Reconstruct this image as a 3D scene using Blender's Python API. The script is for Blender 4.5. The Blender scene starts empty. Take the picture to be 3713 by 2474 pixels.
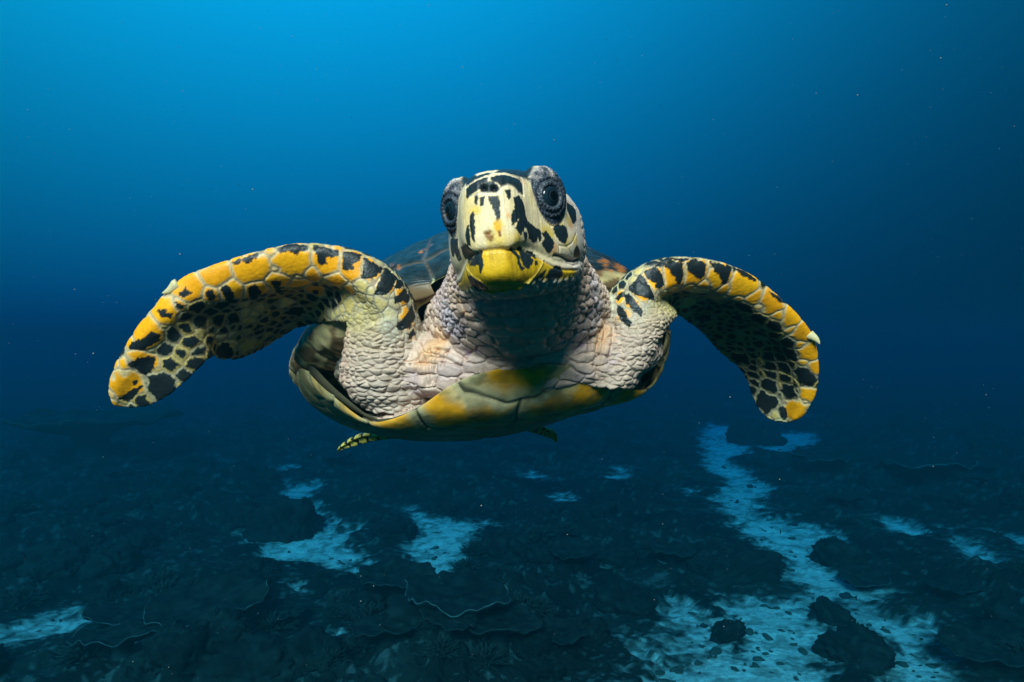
import bpy, bmesh, math, random
import numpy as np
from mathutils import Vector
from mathutils.bvhtree import BVHTree
from mathutils.kdtree import KDTree

random.seed(7)
RNG = np.random.default_rng(7)
SC = bpy.context.scene
COL = SC.collection

# ------------------------------------------------------------------ camera
HC = 2.2                    # camera height over the sea floor, metres
FPX = 2475.0                # focal length in photo pixels (photo 3713 x 2474)
cam_d = bpy.data.cameras.new('camera')
cam_d.sensor_width = 36.0
cam_d.lens = 36.0 * FPX / 3713.0
cam_d.clip_start = 0.02
cam_d.clip_end = 2000
cam = bpy.data.objects.new('camera', cam_d)
COL.objects.link(cam)
cam.location = (0, 0, HC)
cam.rotation_euler = (math.radians(90), 0, 0)
SC.camera = cam

# ------------------------------------------------------------------ world: daylight filtered by water
SUN_EL, SUN_AZ = math.radians(35), math.radians(-10)      # azimuth from behind the camera, to its left
world = bpy.data.worlds.new('World')
SC.world = world
world.use_nodes = True
wt = world.node_tree
wt.nodes.clear()
def wn(t, **k):
    n = wt.nodes.new(t)
    for a, b in k.items():
        setattr(n, a, b)
    return n
w_out = wn('ShaderNodeOutputWorld')
w_bg = wn('ShaderNodeBackground')
w_bg.inputs['Strength'].default_value = 0.1
w_tc = wn('ShaderNodeTexCoord')
# the refracted sky: under water every direction reaches the sky near the zenith
w_add = wn('ShaderNodeVectorMath', operation='ADD'); w_add.inputs[1].default_value = (0, 0, 1.6)
w_nrm = wn('ShaderNodeVectorMath', operation='NORMALIZE')
w_sky = wn('ShaderNodeTexSky', sky_type='NISHITA', sun_disc=False)
w_sky.sun_elevation = SUN_EL
w_sky.sun_rotation = math.pi + SUN_AZ
# water: light arrives in a broad lobe from the bright surface ahead and to the left, blue surviving longest
EXPOSURE = 0.9
LOBE = ((-1.25, 2.82, 4.1, -11.0), (-1.25, 2.82, 4.1, -5.58), (-1.1, 2.89, 3.9, -4.78))   # per channel: exponent of direction x, y, z, constant
NISH = (0.05, 0.089, 0.170)                                                                     # what the refracted sky gives at this strength
w_comb = wn('ShaderNodeCombineXYZ')
for i, (lx, ly, lz, a) in enumerate(LOBE):
    dt = wn('ShaderNodeVectorMath', operation='DOT_PRODUCT'); dt.inputs[1].default_value = (lx, ly, lz)
    m1 = wn('ShaderNodeMath', operation='ADD'); m1.inputs[1].default_value = a
    m2 = wn('ShaderNodeMath', operation='EXPONENT')
    m3 = wn('ShaderNodeMath', operation='MULTIPLY'); m3.inputs[1].default_value = 2 ** -EXPOSURE / NISH[i]
    wt.links.new(w_tc.outputs['Generated'], dt.inputs[0])
    wt.links.new(dt.outputs['Value'], m1.inputs[0])
    wt.links.new(m1.outputs[0], m2.inputs[0]); wt.links.new(m2.outputs[0], m3.inputs[0])
    wt.links.new(m3.outputs[0], w_comb.inputs[i])
w_mul = wn('ShaderNodeVectorMath', operation='MULTIPLY')
wt.links.new(w_tc.outputs['Generated'], w_add.inputs[0])
wt.links.new(w_add.outputs[0], w_nrm.inputs[0])
wt.links.new(w_nrm.outputs[0], w_sky.inputs['Vector'])
wt.links.new(w_sky.outputs['Color'], w_mul.inputs[0])
wt.links.new(w_comb.outputs[0], w_mul.inputs[1])
wt.links.new(w_mul.outputs[0], w_bg.inputs['Color'])
wt.links.new(w_bg.outputs[0], w_out.inputs['Surface'])

# ------------------------------------------------------------------ sun
sun_d = bpy.data.lights.new('sun', 'SUN')
sun_d.energy = 5.0
sun_d.angle = math.radians(24)
sun_d.color = (1.0, 0.79, 0.71)
sun = bpy.data.objects.new('sun', sun_d)
COL.objects.link(sun)
SDIR = Vector((math.sin(SUN_AZ) * math.cos(SUN_EL), -math.cos(SUN_AZ) * math.cos(SUN_EL), math.sin(SUN_EL)))
sun.rotation_euler = SDIR.to_track_quat('Z', 'Y').to_euler()
sun.location = (0, -3, HC + 6)

# ------------------------------------------------------------------ exposure and render settings
SC.view_settings.view_transform = 'Standard'
SC.view_settings.look = 'None'
SC.view_settings.exposure = EXPOSURE
SC.view_settings.gamma = 1
SC.view_settings.use_curve_mapping = False
SC.cycles.use_denoising = True
SC.cycles.max_bounces = 5
SC.cycles.diffuse_bounces = 3
SC.cycles.glossy_bounces = 2
SC.cycles.transmission_bounces = 3
SC.cycles.volume_bounces = 1
SC.cycles.caustics_reflective = False
SC.cycles.caustics_refractive = False

# ================================================================== helpers
K = 3713.0 / 2353.0          # the layout notes below are in a 2353-pixel-wide copy of the photo
def P(px, py, d):
    """photo pixel + distance in front of the camera -> world point"""
    return np.array([(px - 1856.5) / FPX * d, d, HC + (1237.0 - py) / FPX * d])
def PD(x, y, d):
    return P(x * K, y * K, d)

def hash3(ix, iy, iz, seed):
    h = (ix.astype(np.int64) * 374761393 + iy.astype(np.int64) * 668265263 + iz.astype(np.int64) * 2147483647 + seed * 1274126177) & 0xffffffff
    h = ((h ^ (h >> 13)) * 1274126177) & 0xffffffff
    h = h ^ (h >> 16)
    return (h & 0xffff) / 65535.0
def vnoise(p, f, seed=0):
    """value noise in -1..1 at points p (n,3)"""
    q = p * f
    i = np.floor(q).astype(np.int64)
    t = q - i
    t = t * t * (3 - 2 * t)
    r = 0
    for dx in (0, 1):
        for dy in (0, 1):
            for dz in (0, 1):
                w = (t[:, 0] if dx else 1 - t[:, 0]) * (t[:, 1] if dy else 1 - t[:, 1]) * (t[:, 2] if dz else 1 - t[:, 2])
                r = r + w * hash3(i[:, 0] + dx, i[:, 1] + dy, i[:, 2] + dz, seed)
    return r * 2 - 1
def fbm(p, f, octaves=4, seed=0, gain=0.5):
    a, r = 1.0, 0
    for o in range(octaves):
        r = r + a * vnoise(p, f, seed + o)
        f *= 2.03; a *= gain
    return r

def smooth01(a, b, x):
    t = np.clip((x - a) / (b - a), 0, 1)
    return t * t * (3 - 2 * t)

def poly_sd(pts, poly):
    """signed distance (negative inside) of points (n,2) to a polygon"""
    poly = np.asarray(poly, float)
    n = len(poly)
    d2 = np.full(len(pts), 1e18)
    inside = np.zeros(len(pts), bool)
    for i in range(n):
        a, b = poly[i], poly[(i + 1) % n]
        e = b - a
        w = pts - a
        t = np.clip((w @ e) / max(e @ e, 1e-18), 0, 1)
        dd = w - t[:, None] * e
        d2 = np.minimum(d2, (dd * dd).sum(1))
        c = ((a[1] <= pts[:, 1]) & (b[1] > pts[:, 1])) | ((b[1] <= pts[:, 1]) & (a[1] > pts[:, 1]))
        with np.errstate(divide='ignore', invalid='ignore'):
            xi = a[0] + (pts[:, 1] - a[1]) / (b[1] - a[1]) * e[0]
        inside ^= c & (pts[:, 0] < xi)
    d = np.sqrt(d2)
    return np.where(inside, -d, d)

def mesh_from(name, verts, faces, smooth=True):
    me = bpy.data.meshes.new(name)
    verts = np.asarray(verts, np.float32)
    if isinstance(faces, np.ndarray):
        me.vertices.add(len(verts)); me.vertices.foreach_set('co', verts.ravel())
        k = faces.shape[1]
        me.loops.add(faces.size); me.loops.foreach_set('vertex_index', faces.astype(np.int32).ravel())
        me.polygons.add(len(faces))
        me.polygons.foreach_set('loop_start', np.arange(0, faces.size, k, dtype=np.int32))
        me.update(calc_edges=True)
    else:
        me.from_pydata([tuple(v) for v in verts], [], faces)
    if smooth:
        me.polygons.foreach_set('use_smooth', np.ones(len(me.polygons), bool))
    me.validate()
    return me

def obj(name, me, mat=None, parent=None, label=None, cat=None, group=None, kind=None):
    o = bpy.data.objects.new(name, me)
    COL.objects.link(o)
    if mat is not None and me is not None and len(me.materials) == 0:
        me.materials.append(mat)
    if parent is not None:
        o.parent = parent
    for k, v in (('label', label), ('category', cat), ('group', group), ('kind', kind)):
        if v:
            o[k] = v
    return o

def set_col(me, col, name='Col'):
    a = me.color_attributes.new(name, 'FLOAT_COLOR', 'POINT')
    c = np.ones((len(me.vertices), 4), np.float32)
    c[:, :3] = col
    a.data.foreach_set('color', c.ravel())

def crom(pts, n):
    """Catmull-Rom resampling of rows of numbers"""
    pts = np.asarray(pts, float)
    m = len(pts)
    u = np.linspace(0, m - 1, n)
    i = np.minimum(np.floor(u).astype(int), m - 2)
    t = (u - i)[:, None]
    g = lambda k: pts[np.clip(k, 0, m - 1)]
    p0, p1, p2, p3 = g(i - 1), g(i), g(i + 1), g(i + 2)
    return 0.5 * (2 * p1 + (p2 - p0) * t + (2 * p0 - 5 * p1 + 4 * p2 - p3) * t ** 2 + (3 * p1 - p0 - 3 * p2 + p3) * t ** 3)

def loft_faces(nr, nc, cap=True):
    f = []
    for r in range(nr - 1):
        for c in range(nc):
            d = (c + 1) % nc
            f.append((r * nc + c, r * nc + d, (r + 1) * nc + d, (r + 1) * nc + c))
    if cap:
        f.append(tuple(range(nc))[::-1])
        f.append(tuple((nr - 1) * nc + c for c in range(nc)))
    return f

def nrm(v):
    return v / np.linalg.norm(v)

# ================================================================== materials
def new_mat(name):
    m = bpy.data.materials.new(name)
    m.use_nodes = True
    nt = m.node_tree
    b = nt.nodes['Principled BSDF']
    return m, nt, b

def skin_mat(name, rough=0.5, bump=0.25, grain=700.0, var=0.12, spec=0.3, sss=0.0):
    m, nt, b = new_mat(name)
    at = nt.nodes.new('ShaderNodeAttribute'); at.attribute_name = 'Col'
    tc = nt.nodes.new('ShaderNodeTexCoord')
    n1 = nt.nodes.new('ShaderNodeTexNoise'); n1.inputs['Scale'].default_value = grain * 0.35; n1.inputs['Detail'].default_value = 4
    n2 = nt.nodes.new('ShaderNodeTexNoise'); n2.inputs['Scale'].default_value = grain; n2.inputs['Detail'].default_value = 3
    mr = nt.nodes.new('ShaderNodeMapRange'); mr.inputs[3].default_value = 1 - var; mr.inputs[4].default_value = 1 + var
    mr.inputs[1].default_value = 0.25; mr.inputs[2].default_value = 0.75
    mx = nt.nodes.new('ShaderNodeVectorMath'); mx.operation = 'SCALE'
    nt.links.new(tc.outputs['Object'], n1.inputs['Vector']); nt.links.new(tc.outputs['Object'], n2.inputs['Vector'])
    nt.links.new(n1.outputs['Fac'], mr.inputs[0])
    nt.links.new(at.outputs['Color'], mx.inputs[0]); nt.links.new(mr.outputs[0], mx.inputs['Scale'])
    nt.links.new(mx.outputs[0], b.inputs['Base Color'])
    bp = nt.nodes.new('ShaderNodeBump'); bp.inputs['Strength'].default_value = bump; bp.inputs['Distance'].default_value = 0.001
    nt.links.new(n2.outputs['Fac'], bp.inputs['Height']); nt.links.new(bp.outputs[0], b.inputs['Normal'])
    b.inputs['Roughness'].default_value = rough
    b.inputs['Specular IOR Level'].default_value = spec
    if sss:
        b.inputs['Subsurface Weight'].default_value = sss
        b.inputs['Subsurface Radius'].default_value = (0.004, 0.002, 0.001)
        b.inputs['Subsurface Scale'].default_value = 1.0
    return m

M_SKIN = skin_mat('turtle_skin', 0.46, 0.3)
M_SHELL = skin_mat('turtle_shell', 0.42, 0.2, grain=300)

VOXEL = 0.0014

# ================================================================== the sea turtle: shape
# body frame: front centre of the plastron, axis running back and a little to the left
B0 = P(1878, 1335, 0.685)
_y, _p, _r = math.radians(8), math.radians(10), math.radians(6.2)
BB = np.array([-math.sin(_y) * math.cos(_p), math.cos(_y) * math.cos(_p), -math.sin(_p)])     # towards the tail
BR = np.array([math.cos(_y) * math.cos(_r), math.sin(_y) * math.cos(_r), math.sin(_r)])       # towards its left side
BR = nrm(BR - (BR @ BB) * BB)
BU = nrm(np.cross(BR, BB))                                                                    # dorsal
def BP(x, s, z):
    return B0 + x * BR + s * BB + z * BU

# head frame (centimetres)
H0 = P(1836, 790, 0.54)
_hy, _hr, _hp = math.radians(11), math.radians(5.5), math.radians(2)
HF = nrm(np.array([-math.sin(_hy), -math.cos(_hy), -math.sin(_hp)]))
HR = nrm(np.array([math.cos(_hy), -math.sin(_hy), math.sin(_hr)]))
HR = nrm(HR - (HR @ HF) * HF)
HU = nrm(np.cross(HF, HR)) * -1
if HU[2] < 0: HU = -HU
def HP(x, y, z):
    return H0 + (x * HR + y * HF + z * HU) * 0.01
def to_head(p):
    q = (p - H0) * 100
    return np.stack([q @ HR, q @ HF, q @ HU], 1)

LOFT_V, LOFT_F, LOFT_TAG, LOFT_UV = [], [], [], []
def add_loft(rings, tag, uv=None):
    """rings: array (nr, nc, 3)"""
    nr, nc = rings.shape[:2]
    base = sum(len(v) for v in LOFT_V)
    LOFT_V.append(rings.reshape(-1, 3))
    LOFT_F.extend([tuple(i + base for i in f) for f in loft_faces(nr, nc)])
    LOFT_TAG.append(np.full(nr * nc, tag))
    if uv is None:
        uv = np.zeros((nr * nc, 2))
    LOFT_UV.append(uv)

TAG_HEAD, TAG_JAW, TAG_NECK, TAG_TORSO, TAG_LF, TAG_RF, TAG_REAR = range(7)

def sup(c, n):
    return np.sign(c) * np.abs(c) ** (2.0 / n)

# ---- upper head: y, half width, top, bottom, roundness
UP = [(7.25, 0.35, 0.2, -2.0, 2.0),
      (7.15, 1.10, 1.3, -2.95, 2.3),
      (6.7, 1.75, 2.0, -3.30, 2.6),
      (5.8, 2.25, 2.45, -3.20, 2.7),
      (4.4, 2.75, 2.80, -3.45, 2.7),
      (3.0, 3.35, 3.15, -4.05, 2.7),
      (1.2, 4.3, 3.45, -4.55, 2.6),
      (-1.0, 5.15, 3.6, -4.6, 2.5),
      (-3.5, 5.6, 3.5, -4.5, 2.4),
      (-6.0, 5.5, 3.0, -4.8, 2.3),
      (-8.0, 5.0, 2.2, -5.0, 2.2)]
def head_rings(tab, n=44, nc=72, lip=1.0):
    t = crom(tab, n)
    a = np.linspace(0, 2 * math.pi, nc, endpoint=False)
    out = np.zeros((n, nc, 3))
    for k, (y, w, zt, zb, ex) in enumerate(t):
        lo = np.sin(a) < 0
        exv = np.where(lo, ex * lip, ex)
        cx, cz = sup(np.cos(a), exv), sup(np.sin(a), exv)
        zc, hz = (zt + zb) / 2, (zt - zb) / 2
        # narrower towards the crown, fuller at the cheeks
        x = cx * w * (1 - 0.10 * np.clip(cz, 0, 1) + 0.04 * np.clip(-cz, 0, 1))
        z = zc + cz * hz
        out[k] = H0 + (x[:, None] * HR + y * HF + z[:, None] * HU) * 0.01
    return out
add_loft(head_rings(UP, lip=1.7), TAG_HEAD)
# ---- lower jaw
JAW = [(6.90, 0.5, -2.9, -4.4, 2.4),
       (6.75, 1.05, -2.5, -5.0, 2.7),
       (6.1, 1.55, -2.3, -5.5, 2.7),
       (4.8, 2.35, -2.3, -5.9, 2.6),
       (2.9, 3.2, -2.4, -6.1, 2.5),
       (0.7, 4.1, -2.4, -6.2, 2.4),
       (-1.4, 4.95, -2.2, -6.2, 2.3),
       (-4.0, 5.3, -1.8, -6.1, 2.1),
       (-6.0, 5.2, -1.5, -5.9, 2.1)]
add_loft(head_rings(JAW, 34), TAG_JAW)
# ---- orbits
def ellipsoid(c, ax, rad, n=20, nc=32):
    rings = []
    for k in range(n):
        th = math.pi * (k + 0.5) / n
        a = np.linspace(0, 2 * math.pi, nc, endpoint=False)
        rings.append(c + np.cos(th) * rad[0] * ax[0] + np.sin(th) * (np.cos(a)[:, None] * rad[1] * ax[1] + np.sin(a)[:, None] * rad[2] * ax[2]))
    return np.array(rings)
EYE = {}
for sgn in (-1, 1):
    n_ = nrm(np.array([0.80 * sgn, 0.60, 0.02]))
    t_ = nrm(np.cross(n_, np.array([0, 0, 1.0])))
    u_ = np.cross(t_, n_)
    W3 = lambda v: v[0] * HR + v[1] * HF + v[2] * HU
    c_ = HP(3.15 * sgn, 1.35, 0.95)
    add_loft(ellipsoid(c_, (W3(n_), W3(t_), W3(u_)), (0.0156, 0.0212, 0.0245)), TAG_HEAD)
    EYE[sgn] = dict(c=c_, n=W3(n_), t=W3(t_), u=W3(u_))
    EYE[sgn]['ball'] = c_ + W3(n_) * 0.0095 + W3(u_) * -0.0005 
# ---- neck
def ring_row(c, ax1, ax2, r1, r2, nc=64, ex=2.2):
    a = np.linspace(0, 2 * math.pi, nc, endpoint=False)
    return c + sup(np.cos(a), ex)[:, None] * r1 * ax1 + sup(np.sin(a), ex)[:, None] * r2 * ax2
def tube(stations, n, tag, nc=64, ex=2.1):
    """stations: (cx, cy, cz, half width, half height); the width axis is kept near world X"""
    t = crom(stations, n)
    rows = []
    for k in range(n):
        d = nrm(t[min(k + 1, n - 1), :3] - t[max(k - 1, 0), :3])
        ax = np.array([1.0, 0.1, 0.06]); ax = nrm(ax - (ax @ d) * d)
        up = np.cross(ax, d)
        rows.append(ring_row(t[k, :3], ax, up, t[k, 3], t[k, 4], nc, ex))
    add_loft(np.array(rows), tag)
def st(px, py, d, w, h):
    return (*P(px, py, d), w, h)
tube([st(1850, 800, 0.585, 0.046, 0.038), st(1862, 860, 0.612, 0.054, 0.050), st(1872, 940, 0.638, 0.061, 0.057),
      st(1880, 1020, 0.665, 0.071, 0.060), st(1886, 1090, 0.70, 0.086, 0.062), st(1886, 1152, 0.742, 0.104, 0.060), st(1882, 1185, 0.80, 0.112, 0.056)], 36, TAG_NECK)
# ---- torso: fills the shell's front opening
tube([st(1878, 1285, 0.686, 0.045, 0.012), st(1878, 1290, 0.698, 0.105, 0.034), st(1878, 1303, 0.722, 0.150, 0.040), st(1868, 1295, 0.765, 0.168, 0.044),
      st(1840, 1265, 0.86, 0.175, 0.05), st(1800, 1250, 1.0, 0.17, 0.06), st(1740, 1290, 1.15, 0.14, 0.05), st(1720, 1330, 1.25, 0.08, 0.03)], 36, TAG_TORSO)

# ---- skin that lies in the front lobe of the plastron and meets its edge
PL_IN = [(0.012, .066, -.010, -.018), (0.03, .108, -.018, -.036), (0.05, .134, -.020, -.045), (0.07, .154, -.016, -.047), (0.09, .168, -.008, -.045), (0.12, .160, -.006, -.042), (0.16, .12, -.01, -.038)]
rows = []
for (s_, w_, zt_, zb_) in crom(PL_IN, 30):
    a = np.linspace(0, 2 * math.pi, 64, endpoint=False)
    rows.append(B0 + (0.955 * w_ * sup(np.cos(a), 2.3))[:, None] * BR + s_ * BB + ((zt_ + zb_) / 2 + (zt_ - zb_) / 2 * sup(np.sin(a), 2.3))[:, None] * BU)
add_loft(np.array(rows), TAG_TORSO)

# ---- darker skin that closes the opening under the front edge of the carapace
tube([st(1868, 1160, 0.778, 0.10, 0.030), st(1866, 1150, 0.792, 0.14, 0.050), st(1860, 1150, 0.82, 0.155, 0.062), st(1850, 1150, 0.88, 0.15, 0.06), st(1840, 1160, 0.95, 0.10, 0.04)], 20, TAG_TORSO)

# ---- folds of skin that close the pockets between the arms and the rim
for sg in (-1, 1):
    add_loft(ellipsoid(BP(0.150 * sg, 0.165, 0.040), (BR, BB, BU), (0.045, 0.050, 0.034)), TAG_TORSO)

# ---- front flippers from their leading and trailing edges
def airfoil(nc):
    a = np.linspace(0, 2 * math.pi, nc, endpoint=False)
    c = 0.5 - 0.5 * np.cos(a)              # 0 leading .. 1 trailing .. 0
    th = 1.25 * np.sqrt(np.clip(c, 0, 1)) * (1 - c) ** 0.75 + 0.30 * np.sin(np.pi * c) ** 0.7
    th = th / th.max()
    # palm side: a rolled leading edge, then a shallow hollow
    roll = np.sqrt(np.clip(c / 0.16, 0, 1)) * (1 - 0.72 * smooth01(0.22, 0.5, c)) * np.clip(1 - c, 0, 1) ** 0.35
    return c, np.where(a <= math.pi, roll, -th)
def flipper(tab, tag, n=90, nc=72):
    pts = []
    for (lx, ly, tx, ty, ld, td, th, rd) in tab:
        pts.append((*PD(lx, ly, ld), *PD(tx, ty, td), th, rd))
    t = crom(pts, n)
    c, prof = airfoil(nc)
    a = np.linspace(0, 2 * math.pi, nc, endpoint=False)
    rows, uv = [], []
    mid = (t[:, :3] + t[:, 3:6]) / 2
    for k in range(n):
        L, T = t[k, :3], t[k, 3:6]
        tan = nrm(mid[min(k + 1, n - 1)] - mid[max(k - 1, 0)])
        ch = T - L
        nor = nrm(np.cross(tan, ch))
        if nor[1] > 0: nor = -nor            # palm side, towards the camera
        rd = np.clip(t[k, 7], 0, 1)
        cc = c * (1 - rd) + (0.5 - 0.5 * np.cos(a)) * rd
        pp = prof * (1 - rd) + np.sin(a) * rd
        rows.append(L + cc[:, None] * ch + (pp * t[k, 6])[:, None] * nor)
        uv.append(np.stack([np.full(nc, k / (n - 1)), c * np.where(a <= math.pi, 1, -1)], 1))
    add_loft(np.array(rows), tag, np.concatenate(uv))
    return t
# lead x,y, trail x,y (in the 2353-px copy), depth of lead, of trail, half thickness, roundness
LF = [(1000, 915, 830, 930, .752, .755, .042, 1), (992, 835, 783, 872, .745, .748, .052, 1), (970, 760, 794, 795, .735, .743, .047, 1),
      (947, 697, 803, 745, .722, .742, .042, .9), (918, 645, 792, 738, .708, .742, .035, .6), (875, 606, 766, 738, .697, .752, .028, .3),
      (820, 581, 738, 742, .690, .775, .024, .1), (760, 567, 705, 748, .685, .795, .021, 0), (700, 564, 675, 757, .680, .805, .020, 0),
      (640, 570, 640, 778, .676, .805, .019, 0), (570, 587, 592, 808, .674, .795, .018, 0), (505, 607, 545, 826, .673, .772, .017, 0),
      (445, 627, 508, 826, .673, .745, .016, 0), (390, 662, 484, 822, .675, .716, .014, 0), (340, 720, 436, 868, .680, .705, .012, 0),
      (300, 776, 411, 890, .688, .703, .010, 0), (267, 835, 385, 911, .697, .707, .008, 0), (250, 885, 350, 930, .706, .711, .007, 0),
      (257, 915, 312, 937, .712, .714, .006, 0), (275, 931, 290, 937, .716, .716, .003, 0)]
RF = [(1318, 878, 1448, 890, .735, .745, .046, 1), (1356, 800, 1484, 822, .735, .748, .050, 1), (1384, 735, 1508, 766, .732, .752, .046, 1),
      (1405, 686, 1540, 731, .728, .765, .039, .85), (1430, 654, 1548, 722, .720, .780, .033, .5), (1462, 627, 1555, 722, .716, .800, .027, .2),
      (1500, 606, 1568, 730, .715, .820, .022, .05), (1540, 596, 1583, 742, .717, .838, .020, 0), (1590, 595, 1600, 753, .722, .855, .019, 0),
      (1640, 602, 1615, 766, .729, .870, .018, 0), (1690, 618, 1632, 785, .738, .883, .018, 0), (1740, 644, 1650, 805, .750, .893, .017, 0),
      (1790, 685, 1672, 825, .764, .900, .016, 0), (1835, 728, 1697, 845, .780, .905, .014, 0), (1868, 775, 1712, 866, .796, .908, .012, 0),
      (1880, 830, 1722, 892, .813, .908, .010, 0), (1880, 880, 1732, 921, .830, .906, .009, 0), (1866, 925, 1750, 950, .845, .900, .007, 0),
      (1843, 957, 1775, 967, .860, .890, .006, 0), (1818, 970, 1798, 972, .872, .880, .003, 0)]
flipper(LF, TAG_LF)
flipper(RF, TAG_RF)
# ---- rear flippers
RL = [(1000, 961, 960, 991, 1.10, 1.12, .020, .5), (930, 981, 920, 1006, 1.16, 1.17, .018, .3), (880, 988, 890, 1010, 1.20, 1.21, .015, 0),
      (845, 991, 850, 1016, 1.22, 1.225, .012, 0), (810, 1004, 815, 1026, 1.235, 1.24, .009, 0), (785, 1021, 788, 1034, 1.24, 1.245, .006, 0), (775, 1032, 777, 1039, 1.245, 1.25, .003, 0)]
RR = [(1180, 950, 1200, 975, 1.12, 1.13, .020, .5), (1220, 968, 1230, 995, 1.2, 1.21, .016, .3), (1250, 980, 1250, 1003, 1.24, 1.25, .012, 0),
      (1268, 986, 1262, 1007, 1.26, 1.265, .009, 0), (1278, 996, 1272, 1013, 1.27, 1.275, .006, 0), (1281, 1010, 1279, 1020, 1.275, 1.28, .003, 0)]
flipper(RL, TAG_REAR, 40, 40)
flipper(RR, TAG_REAR, 40, 40)

# ---- one continuous surface
src_v = np.concatenate(LOFT_V)
src_tag = np.concatenate(LOFT_TAG)
src_uv = np.concatenate(LOFT_UV)
tmp_me = mesh_from('tmp', src_v, LOFT_F)
bm = bmesh.new(); bm.from_mesh(tmp_me); bmesh.ops.recalc_face_normals(bm, faces=bm.faces[:]); bm.to_mesh(tmp_me); bm.free()
tmp_o = bpy.data.objects.new('tmp', tmp_me); COL.objects.link(tmp_o)
md = tmp_o.modifiers.new('r', 'REMESH'); md.mode = 'VOXEL'; md.voxel_size = VOXEL; md.adaptivity = 0
dg = bpy.context.evaluated_depsgraph_get()
body_me = bpy.data.meshes.new_from_object(tmp_o.evaluated_get(dg))
bpy.data.objects.remove(tmp_o); bpy.data.meshes.remove(tmp_me)
body_me.name = 'body'

def get_co(me):
    a = np.empty(len(me.vertices) * 3, np.float32); me.vertices.foreach_get('co', a)
    return a.reshape(-1, 3).astype(float)
def get_no(me):
    a = np.empty(len(me.vertices) * 3, np.float32); me.vertices.foreach_get('normal', a)
    return a.reshape(-1, 3).astype(float)
def set_co(me, co):
    me.vertices.foreach_set('co', np.ascontiguousarray(co, np.float32).ravel()); me.update()
def edges_of(me):
    e = np.empty(len(me.edges) * 2, np.int32); me.edges.foreach_get('vertices', e)
    return e.reshape(-1, 2)
def laplace(co, e, it, lam=0.5, mu=-0.52):
    n = len(co)
    deg = np.bincount(e.ravel(), minlength=n).astype(float)[:, None]
    for k in range(it * 2):
        s = np.zeros_like(co)
        for ax in range(3):
            s[:, ax] = np.bincount(e[:, 0], co[e[:, 1], ax], n) + np.bincount(e[:, 1], co[e[:, 0], ax], n)
        co = co + (lam if k % 2 == 0 else mu) * (s / np.maximum(deg, 1) - co)
    return co
co = laplace(get_co(body_me), edges_of(body_me), 8)
set_co(body_me, co)
# finer faces on the head, where the camera is closest
hl = to_head(co)
def fine_zone(co, hl, g=0.0):
    head = (hl[:, 1] > -5.5 - g) & (np.abs(hl[:, 0]) < 7) & (np.abs(hl[:, 2]) < 8)
    # chest, throat and the fronts of the arms
    px = 1856.5 + co[:, 0] / co[:, 1] * FPX
    chest = (co[:, 1] < 0.765) & (px > 1215) & (px < 2420) & (co[:, 2] - HC < 0.075) & (co[:, 2] - HC > -0.085) & (no[:, 1] < 0.35)
    return head | chest
no = get_no(body_me)
in_head = fine_zone(co, hl)
bm = bmesh.new(); bm.from_mesh(body_me); bm.verts.ensure_lookup_table()
he = [e for e in bm.edges if in_head[e.verts[0].index] and in_head[e.verts[1].index]]
bmesh.ops.subdivide_edges(bm, edges=he, cuts=1, use_grid_fill=True, smooth=0.0)
bm.to_mesh(body_me); bm.free(); body_me.update()
co = get_co(body_me)
hl = to_head(co)
no = get_no(body_me)
in_head = fine_zone(co, hl, 0.2)
co2 = laplace(co, edges_of(body_me), 2)
co = np.where(in_head[:, None], co2, co)
set_co(body_me, co)

# ================================================================== the sea turtle: scales and markings
CROPS = {1: (1500, 560, 750 / 2352), 2: (1400, 900, 1000 / 2178), 3: (360, 860, 1200 / 2352), 4: (2150, 900, 900 / 2075), 5: (1000, 1100, 900 / 2352)}
def src(c, x, y):
    ox, oy, k = CROPS[c]
    return ox + x * k, oy + y * k

no = get_no(body_me)
NV = len(co)
bm = bmesh.new(); bm.from_mesh(body_me)
BVH = BVHTree.FromBMesh(bm)
CAMP = Vector((0, 0, HC))
def hit(px, py, d0=None):
    v = P(px, py, 1.0)
    dr = (Vector(v) - CAMP).normalized()
    loc, n, idx, dist = BVH.ray_cast(CAMP, dr, 3.0)
    if loc is None:
        loc, n, idx, dist = BVH.find_nearest(Vector(P(px, py, d0 or 0.65)))
    return np.array(loc), np.array(n)
def hitc(c, x, y, d0=None):
    return hit(*src(c, x, y), d0)

# region of every vertex: nearest point of the lofts
kd = KDTree(len(src_v))
for i, v in enumerate(src_v):
    kd.insert(v, i)
kd.balance()
near = np.fromiter((kd.find(v)[1] for v in co), np.int64, NV)
tag = src_tag[near]
uu = src_uv[near, 0]; vv = src_uv[near, 1]

colr = np.tile(np.array([0.55, 0.46, 0.40]), (NV, 1))
disp = np.zeros(NV)
BLACK = np.array([0.010, 0.015, 0.017])

def lerp(idx, w, c):
    colr[idx] = colr[idx] * (1 - w[:, None]) + np.asarray(c) * w[:, None]

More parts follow.
